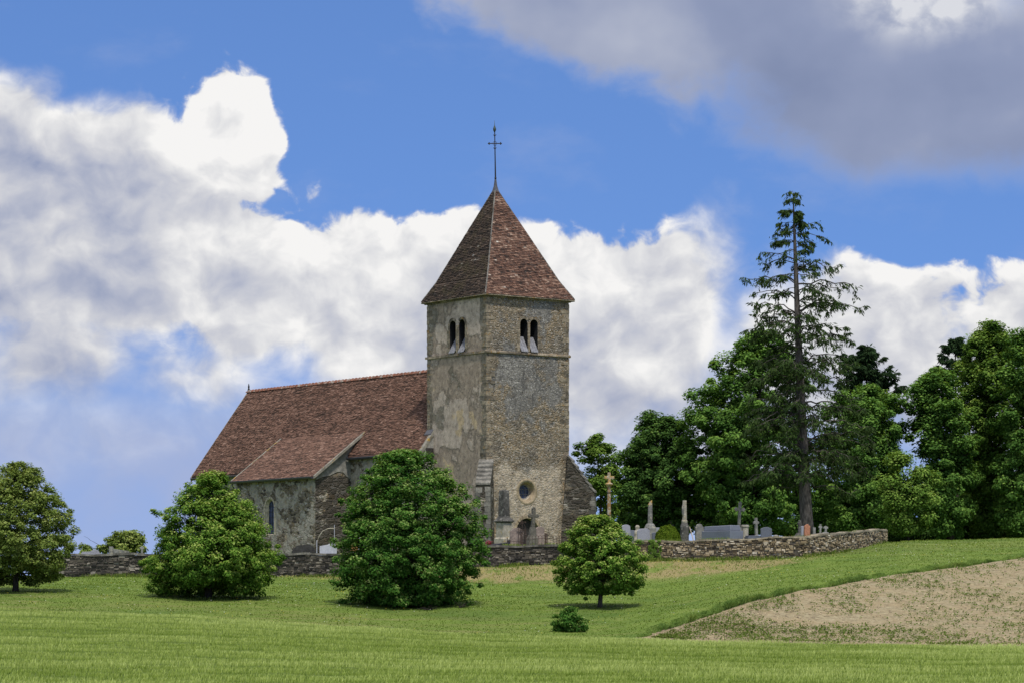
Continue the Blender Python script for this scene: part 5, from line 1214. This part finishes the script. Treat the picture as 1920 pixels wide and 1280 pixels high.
def iron_cross(label, px, Y, row, hw, mat=None, gate=False):
    loc = at(px, Y); h = ZR(row, Y) - loc[2]; root = thing('iron_grave_cross', loc, label, 'iron cross', 0.3)
    m = MB(); m.tube([(0, 0, -0.1), (0, 0, h)], 0.022, 5); m.tube([(-hw, 0, h * 0.8), (hw, 0, h * 0.8)], 0.02, 5)
    for s in (-1, 1): m.tube([(s * hw, 0, h * .8 - .05), (s * hw, 0, h * .8 + .05)], 0.022, 5)
    if gate:
        for s in (-1, 1):
            m.tube([(s * 0.22, 0, -.1), (s * 0.22, 0, h * 0.62), (s * 0.12, 0, h * 0.74), (0, 0, h * 0.78)], 0.018, 5); m.tube([(s * 0.11, 0, 0), (s * 0.11, 0, h * 0.66)], 0.014, 5)
            pts = [(s * (0.11 + 0.07 * math.cos(t)), 0, h * 0.45 + 0.10 * math.sin(t)) for t in [k * 0.7 for k in range(9)]]; m.tube(pts, 0.012, 4)
        for z in (0.3, h * 0.55): m.tube([(-0.22, 0, z), (0.22, 0, z)], 0.014, 4)
    m.build('ironwork', mat or M['rust'], root); b = MB(); b.box((-0.2, -0.15, -0.2), (0.2, 0.15, 0.14)); bevelled(b.build('stone_foot', S['darkg'], root))
iron_cross('ornate rusty iron grave cross before the church doorway', 979, 166.2, 966, 0.22, gate=True)
def black_tomb():
    loc = at(932, 165.2); root = thing('tomb', loc, 'low black polished tomb with sloping lid at the foot of the obelisk', 'tomb', 0.64)
    m = MB(); m.box((-0.75, -0.42, -0.2), (0.75, 0.42, 0.12)); bevelled(m.build('plinth', S['black'], root))
    m = MB(); m.hexa([(-0.68, -.36, .12), (.68, -.36, .12), (.68, .36, .12), (-.68, .36, .12), (-0.66, -.34, .17), (.66, -.34, .34), (.66, .34, .34), (-.66, .34, .17)]); bevelled(m.build('lid', S['black'], root))
    loc = at(916, 164.6); root = thing('flower_pot', loc, 'small pot of pink red flowers left of the black tomb', 'flower pot')
    m = MB(); m.lathe([(0.07, -0.02), (0.11, 0.16), (0.12, 0.18)], (0, 0), 10); m.build('pot', S['red'], root)
    n = 160; P = rng.normal(size=(n, 3)) * np.array([0.09, 0.09, 0.06]) + np.array([0, 0, 0.27]); nor = unit(rng.normal(size=(n, 3)) + np.array([0, -.4, .6])); ax = unit(np.cross(nor, rng.normal(size=(n, 3))))
    V, Q = leaf_quads(P, ax, nor, np.full(n, 0.07), np.full(n, 0.06)); np_mesh('flowers', V, Q, rng.random(n), leaf_mat('pink petals', [(0, (0.03, 0.06, 0.02)), (0.45, (0.35, 0.03, 0.07)), (1, (0.55, 0.10, 0.20))]), root)
    loc = at(954, 166.0); root = thing('grave_vase', loc, 'small black vase between obelisk and pinkish headstone', 'vase'); m = MB(); m.loft([sq(0.07, -0.05), sq(0.06, 0.1), sq(0.085, 0.42), sq(0.085, 0.45)]); m.build('vase_body', S['black'], root)
    m = MB(); m.box((-0.05, -0.05, 0.45), (0.05, 0.05, 0.47)); m.build('vase_rim', S['slate'], root)
black_tomb()
def calvary():
    Y = 171.5; loc = at(1142, Y); root = thing('calvary_cross', loc, 'tall orange lichened column cross right of the church', 'column cross', 0.30); z = lambda row: ZR(row, Y) - loc[2]
    m = MB(); m.lathe([(0.42, -0.2), (0.42, 0.35), (0.30, 0.37), (0.30, 0.75), (0.16, 0.95)], (0, 0), 8); m.build('pedestal', S['beige'], root)
    m = MB(); m.lathe([(0.135, 0.9), (0.125, z(975)), (0.105, z(912))], (0, 0), 8); m.build('column', S['pillar'], root)
    for r_ in (924, 966): m = MB(); m.lathe([(0.118 if r_ == 924 else 0.133, z(r_)), (0.122 if r_ == 924 else 0.137, z(r_) + 0.03), (0.118 if r_ == 924 else 0.133, z(r_) + 0.06)], (0, 0), 8); m.build('iron_collar', M['iron'], root)
    m = MB(); m.lathe([(0.11, z(912)), (0.22, z(908.5)), (0.25, z(907.5)), (0.25, z(906)), (0.13, z(904))], (0, 0), 8); m.build('capital', S['lichen'], root)
    m = MB(); h = z(885) - z(904.5); m.prism([(x, zz + z(904.5)) for x, zz in cross_outline(0.31, 0.085, h, h * 0.52)], -0.085, 0.085); bevelled(m.build('cross', S['lichen'], root), 0.02)
calvary()
headstone('blue grey round topped headstone right of the small lime tree', 1174.5, 166.2, 17, 982.5, 'round', S['lilac'], 0.35)
headstone('narrow grey headstone half hidden behind the round topped one', 1184, 167.2, 9, 993, 'flat', S['blue'], 0.35)
def statue():
    loc = at(1193.5, 167.5); h = ZR(983.5, 167.5) - loc[2]; root = thing('grave_statue', loc, 'small weathered beige carved figure between two granite headstones', 'statue')
    m = MB(); m.lathe([(0.26, -0.1), (0.24, 0.25), (0.19, 0.28), (0.22, h * .45), (0.24, h * .58), (0.17, h * .68), (0.10, h * .74), (0.13, h * .84), (0.14, h * .92), (0.06, h)], (0.05, 0), 10, sy=0.8); m.build('figure', S['beige'], root, True)
    m = MB(); m.box((-0.32, -.2, -.2), (0.36, .2, .12)); m.build('plinth', S['grey'], root)
statue()
headstone('broad pale granite headstone with cut corners at the wall edge', 1207, 163.6, 24, 990, 'chamfer', S['lilac'], 0.12, 0.16)
def broken_column():
    Y = 168.0; loc = at(1219, Y); z = lambda r: ZR(r, Y) - loc[2]; root = thing('broken_column', loc, 'grave column broken off at a slant with yellow lichened tip', 'monument', 0.5)
    m = MB(); m.loft([sq(0.27, -.2), sq(0.27, z(990)), sq(0.20, z(983)), sq(0.15, z(980.5))]); bevelled(m.build('pedestal', S['grey'], root), .02)
    m = MB(); m.lathe([(0.145, z(980.5)), (0.125, z(946))], (0, 0), 8); m.build('shaft', S['grey'], root)
    m = MB(); r0 = [(0.125 * math.cos(t), 0.125 * math.sin(t), z(946)) for t in [2 * math.pi * k / 8 for k in range(8)]]; m.loft([r0, [(x * .95, y * .95, z(941.5) + x * 1.3) for x, y, _ in r0]]); m.build('broken_tip', S['lichen'], root)
broken_column()
headstone('small dark headstone at the left foot of the clipped shrub', 1227, 165.5, 9, 997, 'round', S['slate'], 0.2)
headstone('tiny pale headstone peeping over the clipped shrub at left', 1232.5, 173, 7, 988, 'flat', S['lilac'], 0.1)
iron_cross('small dark iron cross behind the clipped shrub', 1258, 176, 976, 0.17, M['iron'])
def column_monument():
    Y = 166.5; loc = at(1283.5, Y); z = lambda r: ZR(r, Y) - loc[2]; root = thing('column_monument', loc, 'pale grave column with carved drapery on a dark octagonal pedestal', 'monument', 0.4)
    m = MB(); m.lathe([(0.30, -.2), (0.30, 0.1), (0.26, 0.14), (0.26, z(986)), (0.20, z(981)), (0.17, z(979))], (0, 0), 8, ph=.4); bevelled(m.build('pedestal', S['darkg'], root), .02)
    m = MB(); m.lathe([(0.17, z(979)), (0.175, z(976)), (0.14, z(974)), (0.135, z(972)), (0.115, z(938)), (0.115, z(937))], (0, 0), 12); m.build('column', S['beige'], root)
    m = MB(); m.lathe([(0.03, z(968)), (0.075, z(962)), (0.085, z(953)), (0.06, z(946)), (0.02, z(943))], (-0.11, -0.03), 8); m.build('drapery', S['grey'], root, True)
column_monument()
def stick():
    a, b = Vector(at(1302.5, 161.6)), pt(1293, 987, 164.0); o = MB(); o.tube([(0, 0, -0.1), (b - a)], [0.032, 0.026], 6); s = o.build('wooden_stake', plain('bleached wood', (0.30, 0.25, 0.19), .9)); s.location = a; tag(s, 'bleached wooden stake leaning beside the column monument', 'stake')
stick()
headstone('rough grey headstone with shouldered top left of the granite tomb', 1312, 164.5, 16, 981, 'shoulder', S['grey'], 0.3, 0.2)
def granite_tomb():
    Y = 161.8; loc = (PXX(1369, Y), Y, gz(1369, Y) - 0.05); root = thing('tomb', loc, 'big two tier blue grey granite tomb at the wall edge', 'tomb', ANG)
    z1, z2 = ZR(993.5, Y) - loc[2], ZR(984.0, Y) - loc[2]
    m = MB(); m.box((-0.02, -0.02, -.2), (0.98, 2.5, z1)); bevelled(m.build('plinth', S['blue'], root), .02)
    m = MB(); m.hexa([(0.05, 0.04, z1), (0.84, 0.04, z1), (0.84, 2.4, z1), (0.05, 2.4, z1), (0.08, 0.06, z2 + .02), (0.80, 0.06, z2 + .02), (0.80, 2.38, z2 - 0.02), (0.08, 2.38, z2 - 0.02)]); bevelled(m.build('sarcophagus', S['blue'], root), .03)
granite_tomb()
stone_cross('tall grey stone cross with trefoil ends behind the granite tomb', 1384.5, 168.5, 942.5, 7.5, S['grey'], 0.34, rz=0.35, tk=0.075, trefoil=True, armfrac=0.74)
def stump(): 
    Y = 162.6; loc = at(1397, Y); z = lambda r: ZR(r, Y) - loc[2]; root = thing('urn_pedestal', loc, 'short pale stone pedestal right of the granite tomb', 'pedestal', 0.3)
    m = MB(); m.lathe([(0.24, -.2), (0.24, 0.06), (0.19, 0.1), (0.20, z(989)), (0.24, z(986.5)), (0.235, z(984))], (0, 0), 10); m.build('pedestal_body', S['beige'], root)
    m = MB(); m.lathe([(0.235, z(984)), (0.20, z(983))], (0, 0), 10); m.build('pedestal_top', S['grey'], root)
stump()
stone_cross('small leaning grey stone cross left of the dark slate headstone', 1418.5, 164.2, 969.5, 5.5, S['grey'], 0.22, rz=0.45, tk=0.075)
def flat_tomb():
    loc = at(1413, 162.4); root = thing('tomb', loc, 'low flat grey tomb slab at the foot of the small leaning cross', 'tomb', 0.3); m = MB(); m.box((-0.5, -.4, -.2), (0.5, .4, 0.16)); bevelled(m.build('plinth', S['slate'], root)); m = MB(); m.box((-0.45, -.36, .16), (0.45, .36, 0.24)); bevelled(m.build('lid', S['slate'], root))
flat_tomb()
headstone('dark slate headstone with curved top on the rubble wall edge', 1437, 160.6, 21, 987, 'curve', S['slate'], 0.15, 0.16)
def boulder():
    loc = at(1455, 160.0); m = MB(); m.lathe([(0.20, -.1), (0.21, 0.12), (0.17, 0.22), (0.06, 0.27)], (0, 0), 9, sy=0.7); o = m.build('grave_marker', S['grey'], None); o.location = loc; tag(o, 'low rounded grey grave marker right of the slate headstone', 'grave marker')
boulder()
stone_cross('dark mossy stone cross just left of the spruce trunk', 1498.5, 161.5, 974, 4, S['darkg'], 0.3, rz=0.4, tk=0.07)
headstone('narrow pale stele between mossy cross and red sandstone stele', 1504.5, 160.8, 6, 985, 'round', S['lilac'], 0.3)
headstone('red sandstone stele on the wall edge before the spruce trunk', 1512.5, 159.2, 11, 981.5, 'chamfer', S['red'], 0.25, 0.2, base=False)
headstone('small grey post stone right of the spruce trunk', 1526.5, 163.2, 5, 988, 'flat', S['grey'], 0.3, 0.12)
stone_cross('thin grey stone cross right of the spruce trunk', 1537.5, 163.4, 981.5, 3.5, S['grey'], 0.2, rz=0.3, tk=0.055, flare=False)
stone_cross('rightmost small stone cross above the curving wall', 1547.5, 164.6, 985, 4.5, S['grey'], 0.4, rz=0.3, tk=0.06)
# left of the church
def left_tombs():
    loc = at(570, 169.2); root = thing('tomb', loc, 'dark mossy tomb with rounded ridged lid against the chapel wall', 'tomb', 0.1); hh = ZR(1019.5, 169.2) - loc[2]
    m = MB(); m.box((-0.72, -.45, -.3), (0.72, .45, hh * 0.45)); bevelled(m.build('chest', S['tar'], root)); m = MB()
    m.loft([[(x, y * .45, hh * .45 + (hh * .55) * zf) for x, zf in ((-0.68, 0), (-0.55, .5), (-0.42, .8), (0.30, 1.0), (0.52, .75), (0.66, 0))] for y in (-.9, .9)]); bevelled(m.build('lid', S['tar'], root))
    loc = at(615, 169.0); root = thing('headstone', loc, 'white marble headstone with wavy top right of the dark mossy tomb', 'headstone', 0.1, 'headstones in the cemetery'); h = ZR(1016, 169) - loc[2]
    m = MB(); m.prism([(-.5, -.2), (.52, -.2), (.52, h * .72), (.36, h * .95), (.16, h * 1.0), (0.0, h * .84), (-.5, h * .72)], -.1, .1); bevelled(m.build('slab', S['white'], root)); m = MB(); m.box((-.6, -.2, -.2), (.6, .2, .12)); m.build('plinth', S['blue'], root)
    loc = at(611, 167.9); root = thing('garden_arch', loc, 'thin white metal hoop arch by the stained chapel wall', 'arch'); Yv = 167.9
    Q = lambda px, row: tuple(pt(px, row, Yv) - Vector(loc))
    m = MB(); m.tube([Q(594, 1040), Q(594, 1012)], 0.025, 5); m.build('post', S['white'], root); m = MB(); m.tube([Q(627, 1040), Q(627, 983)], 0.018, 5); m.build('post', S['white'], root)
    m = MB(); m.tube([Q(595, 1014), Q(598, 1005), Q(605, 995), Q(615, 990), Q(628, 989.5)], 0.03, 5); m.build('hoop', S['beige'], root)
    loc = at(664, 170.5); root = thing('wooden_marker', loc, 'orange brown wooden gabled grave marker glimpsed behind the largest lime', 'grave marker', 0.2)
    om = plain('orange wood', (0.26, 0.12, 0.045), .8); m = MB(); h = ZR(1000, 170.5) - loc[2]; m.prism([(-.22, -.2), (.22, -.2), (.22, h * .8), (.30, h * .78), (0.05, h), (-.05, h), (-.30, h * .78), (-.22, h * .8)], -.05, .05); bevelled(m.build('board', om, root))
    m = MB(); m.box((-.03, .05, -.2), (.03, .1, h * .7)); m.build('stake', om, root)
    headstone('white headstone glimpsed behind the largest lime tree', 682, 169.6, 20, 1004, 'chamfer', S['white'], 0.1)
    loc = at(171, 171.5); root = thing('tomb', loc, 'pale tomb with low arched lid above the left end of the dark wall', 'tomb', 0.1); hh = ZR(1029.5, 171.5) - loc[2]
    m = MB(); m.box((-.6, -.35, -.2), (.6, .35, hh * .5)); bevelled(m.build('chest', S['lilac'], root)); m = MB(); m.prism([(-.55, hh * .5), (.5, hh * .5), (.5, hh * .62)] + [(.5 - .55 * i / 6, hh * .72 + .28 * hh * math.sin(math.pi * i / 6)) for i in range(1, 7)] + [(-.55, hh * .68)], -.3, .3); bevelled(m.build('lid', S['lilac'], root))
    loc = at(222, 171); root = thing('tomb', loc, 'grey tomb with upright head block right of the arched pale tomb', 'tomb', 0.1); hh = ZR(1024, 171) - loc[2]
    m = MB(); m.hexa([(-.5, -.35, -.2), (.65, -.35, -.2), (.65, .35, -.2), (-.5, .35, -.2), (-.5, -.35, hh * .82), (.65, -.35, hh * .55), (.65, .35, hh * .55), (-.5, .35, hh * .82)]); bevelled(m.build('chest', S['grey'], root)); m = MB(); m.box((-.55, -.38, -.2), (-.3, .38, hh)); bevelled(m.build('head_block', S['grey'], root))
    stone_cross('small grey cross at left beside the distant round tree', 266, 171, 1023, 4, S['grey'], 0.3, tk=0.06)
left_tombs()

# ------------------------------------------------------------------ grasses, crop, seedlings
def blades(name, px, Y, h, w, lean, mat, var, bend=0.5, root_drop=0.03):
    n = len(px); Z = ground(px, Y) - root_drop; X = (px - PX0) / FPX * Y; P = np.stack([X, Y, Z], -1)
    az = rng.random(n) * 2 * np.pi; wd = np.stack([np.cos(az), np.sin(az) * 0.4, np.zeros(n)], -1) * (w / 2)[:, None]
    ld = np.stack([lean[0] + rng.normal(size=n) * lean[2], lean[1] + rng.normal(size=n) * lean[2], np.zeros(n)], -1) * h[:, None]
    up = np.array([0, 0, 1.0])
    mid = P + up * h[:, None] * 0.6 + ld * 0.35; tip = P + up * h[:, None] * (1 - 0.12 * bend) + ld * (0.8 + bend * 0.4)
    V = np.stack([P - wd, P + wd, mid + wd * 0.9, mid - wd * 0.9, tip + wd * 0.25, tip - wd * 0.25], 1).reshape(-1, 3)
    b = np.arange(n)[:, None] * 6; Q = np.concatenate([b + np.array([[0, 1, 2, 3]]), b + np.array([[3, 2, 4, 5]])], 0)
    return np_mesh(name, V, Q, np.concatenate([var, np.clip(var + 0.12, 0, 1)]), mat)

def vnoise(x, y, s=0):
    """cheap smooth value noise"""
    r = np.random.default_rng(100 + s).random((64, 64)); xi = np.floor(x).astype(int); yi = np.floor(y).astype(int); fx = x - xi; fy = y - yi
    fx = fx * fx * (3 - 2 * fx); fy = fy * fy * (3 - 2 * fy); g = lambda a, b: r[a % 64, b % 64]
    return (g(xi, yi) * (1 - fx) + g(xi + 1, yi) * fx) * (1 - fy) + (g(xi, yi + 1) * (1 - fx) + g(xi + 1, yi + 1) * fx) * fy

CROP = leaf_mat('barley leaves', [(0.0, (0.078, 0.136, 0.019)), (0.35, (0.170, 0.244, 0.041)), (0.65, (0.283, 0.364, 0.083)), (1.0, (0.479, 0.552, 0.191))], 0.3)
def barley():
    n = 380000; Y = np.sqrt(rng.random(n) * (130.0 ** 2 - 54.0 ** 2) + 54.0 ** 2); px = -170 + 2260 * rng.random(n)
    x = (px - PX0) / FPX * Y
    k = Y < edgeY(px) + 0.9 * (vnoise(x * 0.8, Y * 0.5, 1) - 0.5); px, Y, x = px[k], Y[k], x[k]
    yy = Y + 0.05 * x; ss = lambda q: np.clip((q - 0.25) * 2.0, 0, 1)
    ph = yy / 2.9 + 0.30 * vnoise(x * 0.09 + 7, yy * 0.12, 2) + 0.16 * vnoise(x * 0.5, yy * 0.3, 31); saw = 0.5 + 0.5 * np.cos(2 * np.pi * ph); amp = 0.60 + 0.50 * vnoise(x * 0.10, yy * 0.45, 14)
    rowp = np.clip(0.62 + amp * (saw ** 0.6 - 0.62) * 1.0 + 0.22 * (ss(vnoise(x * 0.15 + 3, yy * 0.60, 13)) - 0.5), 0, 1.1); fine = vnoise(x * 0.5, Y * 2.2, 3); wind = ss(vnoise(x * 0.13 + Y * 0.02, Y * 0.13, 4))
    h = 0.11 + 0.14 * (rowp - 0.5) + 0.025 * (fine - 0.5) + 0.012 * rng.normal(size=len(x)); h = np.maximum(h, 0.04)
    v = np.clip(-0.20 + 0.95 * rowp + 0.12 * (fine - 0.3) + 0.14 * (wind - 0.30) + 0.10 * rng.normal(size=len(x)) + 0.38 * np.exp(-np.maximum(edgeY(px) - Y, 0) / 7.0) * (0.35 + wind), 0, 1)  # shadow gaps between rows and pale wind glints are painted into blade colour
    o = blades('barley', px, Y, h, 0.011 + 0.008 * rng.random(len(x)), (0.10, -0.02, 0.22), CROP, v, 0.8); tag(o, 'green barley field rippling in rows across the foreground', 'barley', None, 'stuff')
barley()
GRASS = leaf_mat('meadow grass', [(0.0, (0.068, 0.110, 0.018)), (0.4, (0.129, 0.199, 0.033)), (0.7, (0.214, 0.259, 0.058)), (1.0, (0.428, 0.364, 0.145))], 0.25)
def lawn():
    n = 120000; px = -170 + 2260 * rng.random(n); Y = 110 + 68 * rng.random(n); x = (px - PX0) / FPX * Y
    k = (Y > edgeY(px)) & (Y < np.where((px > 60) & (px < 1690), wallY(px) - 0.12, 185)) & ~((px > 1215) & (Y < soilY(px))); px, Y, x = px[k], Y[k], x[k]
    by = np.interp(px, [0, 560, 700, 880, 1240, 1420, 1500, 1600], [163, 162, 158, 155, 152.5, 151.5, 152, 158]); bank = np.clip((Y - by) / 4, 0, 1) * (x > -14) * np.clip((20 - x) / 7, 0.12, 1)
    c = vnoise(x * 0.8, Y * 0.8, 5); d = vnoise(x * 0.3 + 3, Y * 0.35, 6)
    h = 0.045 + 0.05 * rng.random(len(x)) + 0.10 * bank * rng.random(len(x)) + 0.10 * np.maximum(c - 0.72, 0) * 2
    v = np.clip(0.28 + 0.35 * (c - .5) + 0.1 * rng.normal(size=len(x)) + 0.85 * bank * (d > 0.36) * rng.random(len(x)) ** 0.7 + 0.25 * np.maximum(d - .6, 0), 0, 1)
    o = blades('lawn_grass', px, Y, h, 0.03 + 0.02 * rng.random(len(x)), (0, 0, 0.5), GRASS, v, 0.5); tag(o, 'short green lawn grass and dry bank grass below the cemetery walls', 'grass', None, 'stuff')
    # taller grass at the foot of the walls
    n = 9000; px = 92 + 1570 * rng.random(n); Y = wallY(px) - 0.16 - 0.5 * rng.random(n) ** 1.6; x = (px - PX0) / FPX * Y; k = vnoise(x * 0.7, Y * 0, 7) + 0.25 * rng.random(n) > 0.5; px, Y, x = px[k], Y[k], x[k]
    o = blades('wall_foot_grass', px, Y, 0.10 + 0.22 * rng.random(len(px)), np.full(len(px), 0.025), (0, -0.1, 0.3), GRASS, np.clip(0.35 + 0.2 * rng.normal(size=len(px)), 0, 1), 0.6); tag(o, 'tufty grass along the foot of the cemetery walls', 'grass', None, 'stuff')
    n = 12000; px = 880 + 760 * rng.random(n); Y = wallY(px) + 0.5 + 2.2 * rng.random(n); x = (px - PX0) / FPX * Y; k = vnoise(x * 0.9, Y * 0.5, 8) > 0.45; px, Y = px[k], Y[k]
    o = blades('cemetery_grass', px, Y, 0.08 + 0.22 * rng.random(len(px)) ** 2, np.full(len(px), 0.025), (0, 0, 0.3), GRASS, np.clip(0.4 + 0.2 * rng.normal(size=len(px)), 0, 1), 0.6); tag(o, 'grass growing between the graves behind the wall tops', 'grass', None, 'stuff')
lawn()
MARG = leaf_mat('rank margin grass', [(0.0, (0.059, 0.110, 0.028)), (0.5, (0.130, 0.213, 0.050)), (1.0, (0.275, 0.351, 0.094))], 0.25)
def margin():
    n = 42000; px = 1180 + 900 * rng.random(n); t = rng.random(n) ** 1.5; Y = soilY(px) - 0.25 + 2.6 * t; x = (px - PX0) / FPX * Y
    c = vnoise(px / 26.0, Y * 0.3, 9); c2 = vnoise(px / 9.0, Y * 0.8, 33); h = (0.07 + 0.62 * np.maximum(0.6 * c + 0.4 * c2 - 0.36, 0)) * (1 - 0.6 * t) * (0.7 + 0.6 * rng.random(n)); k = (px > 1195) & (Y > edgeY(px) + 0.3); px, Y, h = px[k], Y[k], h[k]
    o = blades('margin_grass', px, Y, h, 0.022 + 0.02 * rng.random(len(px)), (0.12, 0, 0.35), MARG, np.clip(0.45 + 0.5 * (vnoise(px / 18.0, Y * .4, 10) - .5) + 0.15 * rng.normal(size=len(px)), 0, 1), 0.9); tag(o, 'strip of rank tall dark grass between lawn and bare field', 'grass', None, 'stuff')
margin()
def seedlings():
    n = 15000; px = 1215 + 860 * rng.random(n); a = rng.random(n); Y = edgeY(px) + (soilY(px) - edgeY(px)) * a; Y = np.round(Y / 0.55) * 0.55 + 0.06 * rng.normal(size=n); x = (px - PX0) / FPX * Y
    k = (Y < soilY(px) - 1.3) & (Y > edgeY(px) + 0.3) & (0.62 * vnoise(x * 0.6, Y * 0.35, 11) + 0.70 * rng.random(n) > 0.72); px, Y, x = px[k], Y[k], x[k]; m = len(px)
    per = 4; idx = np.repeat(np.arange(m), per); s = 0.045 + 0.085 * rng.random(m)
    P = np.stack([x, Y, ground(px, Y)], -1)[idx] + rng.normal(size=(m * per, 3)) * np.array([1, 1, 0.0]) * s[idx][:, None] * 0.9; P[:, 2] += 0.02 + 0.09 * rng.random(m * per)
    nor = unit(np.array([0, -.25, 1.0]) + rng.normal(size=P.shape) * 0.5); ax = unit(np.cross(nor, rng.normal(size=P.shape)))
    V, Q = leaf_quads(P, ax, nor, s[idx] * 0.95, s[idx] * 0.6)
    o = np_mesh('seedlings', V, Q, np.clip(0.5 + 0.22 * rng.normal(size=m * per), 0, 1), leaf_mat('seedling leaves', [(0, (0.050, 0.085, 0.016)), (0.5, (0.095, 0.145, 0.026)), (1, (0.18, 0.215, 0.06))])); tag(o, 'sparse green seedlings in rows on the bare sandy field', 'seedlings', None, 'stuff')
    n = 5200; px = 1215 + 860 * rng.random(n); Y = edgeY(px) + (soilY(px) - edgeY(px)) * rng.random(n); P = np.stack([(px - PX0) / FPX * Y, Y, ground(px, Y)], -1); s = 0.018 + 0.06 * rng.random(n) ** 3.0
    oc = np.array([[1, 0, 0], [0, 1, 0], [-1, 0, 0], [0, -1, 0], [0, 0, .8], [0, 0, -.5]]); V = (P[:, None, :] + oc[None] * s[:, None, None] * (0.7 + 0.6 * rng.random((n, 6, 1)))).reshape(-1, 3)
    T = np.array([[0, 1, 4], [1, 2, 4], [2, 3, 4], [3, 0, 4], [1, 0, 5], [2, 1, 5], [3, 2, 5], [0, 3, 5]]); F = (np.arange(n)[:, None, None] * 6 + T[None]).reshape(-1, 3)
    o = np_mesh('soil_clods', V, F, np.repeat(rng.random(n), 8), stone_mat('dry clods', (0.36, 0.29, 0.19), 0.2, attr=0.4), None, 3); tag(o, 'pale stones and dry clods scattered over the bare field', 'clods', None, 'stuff')
seedlings()
def debris(label, px, Y, n, sp):
    loc = at(px, Y); m = MB()
    for _ in range(n):
        a = Vector((random.uniform(-.05, .05), random.uniform(-.05, .05), 0.04)); d = Vector((random.uniform(-1, 1), random.uniform(-.5, .5), random.uniform(-0.05, .35))).normalized() * random.uniform(0.25, 0.55) * (0.7 + sp); m.tube([a, a + d * .5 + Vector((0, 0, .03)), a + d], [0.022, 0.016, 0.008], 5)
    o = m.build('fallen_branch', BARKD); o.location = loc; tag(o, label, 'branch')
debris('heap of dead twigs on the grass below the largest lime tree', 802, 133.2, 12, 0.25); debris('dead branch lying on the grass right of the heap of twigs', 862, 134.2, 6, 0.55)

def lawn_flowers():
    n = 2600; px = -100 + 2000 * rng.random(n); Y = 112 + 54 * rng.random(n); x = (px - PX0) / FPX * Y
    k = (Y > edgeY(px) + 1) & (Y < np.where(px < 1690, wallY(px) - 0.6, 178)) & ~((px > 1190) & (Y < soilY(px) + 1)) & (vnoise(x * 0.4, Y * 0.4, 21) > 0.45); px, Y, x = px[k], Y[k], x[k]
    P = np.stack([x, Y, ground(px, Y) + 0.07 + 0.04 * rng.random(len(x))], -1); nor = unit(np.array([0, -0.5, 0.8]) + rng.normal(size=P.shape) * 0.2); ax = unit(np.cross(nor, rng.normal(size=P.shape)))
    V, Q = leaf_quads(P, ax, nor, 0.03 + 0.025 * rng.random(len(x)), 0.03 + 0.02 * rng.random(len(x)))
    o = np_mesh('lawn_flowers', V, Q, rng.random(len(x)), leaf_mat('daisy petals', [(0.0, (0.55, 0.55, 0.50)), (0.55, (0.60, 0.58, 0.50)), (0.7, (0.55, 0.45, 0.05)), (1.0, (0.58, 0.46, 0.04))])); tag(o, 'tiny white and yellow flowers dotted over the lawn', 'flowers', None, 'stuff')
lawn_flowers()
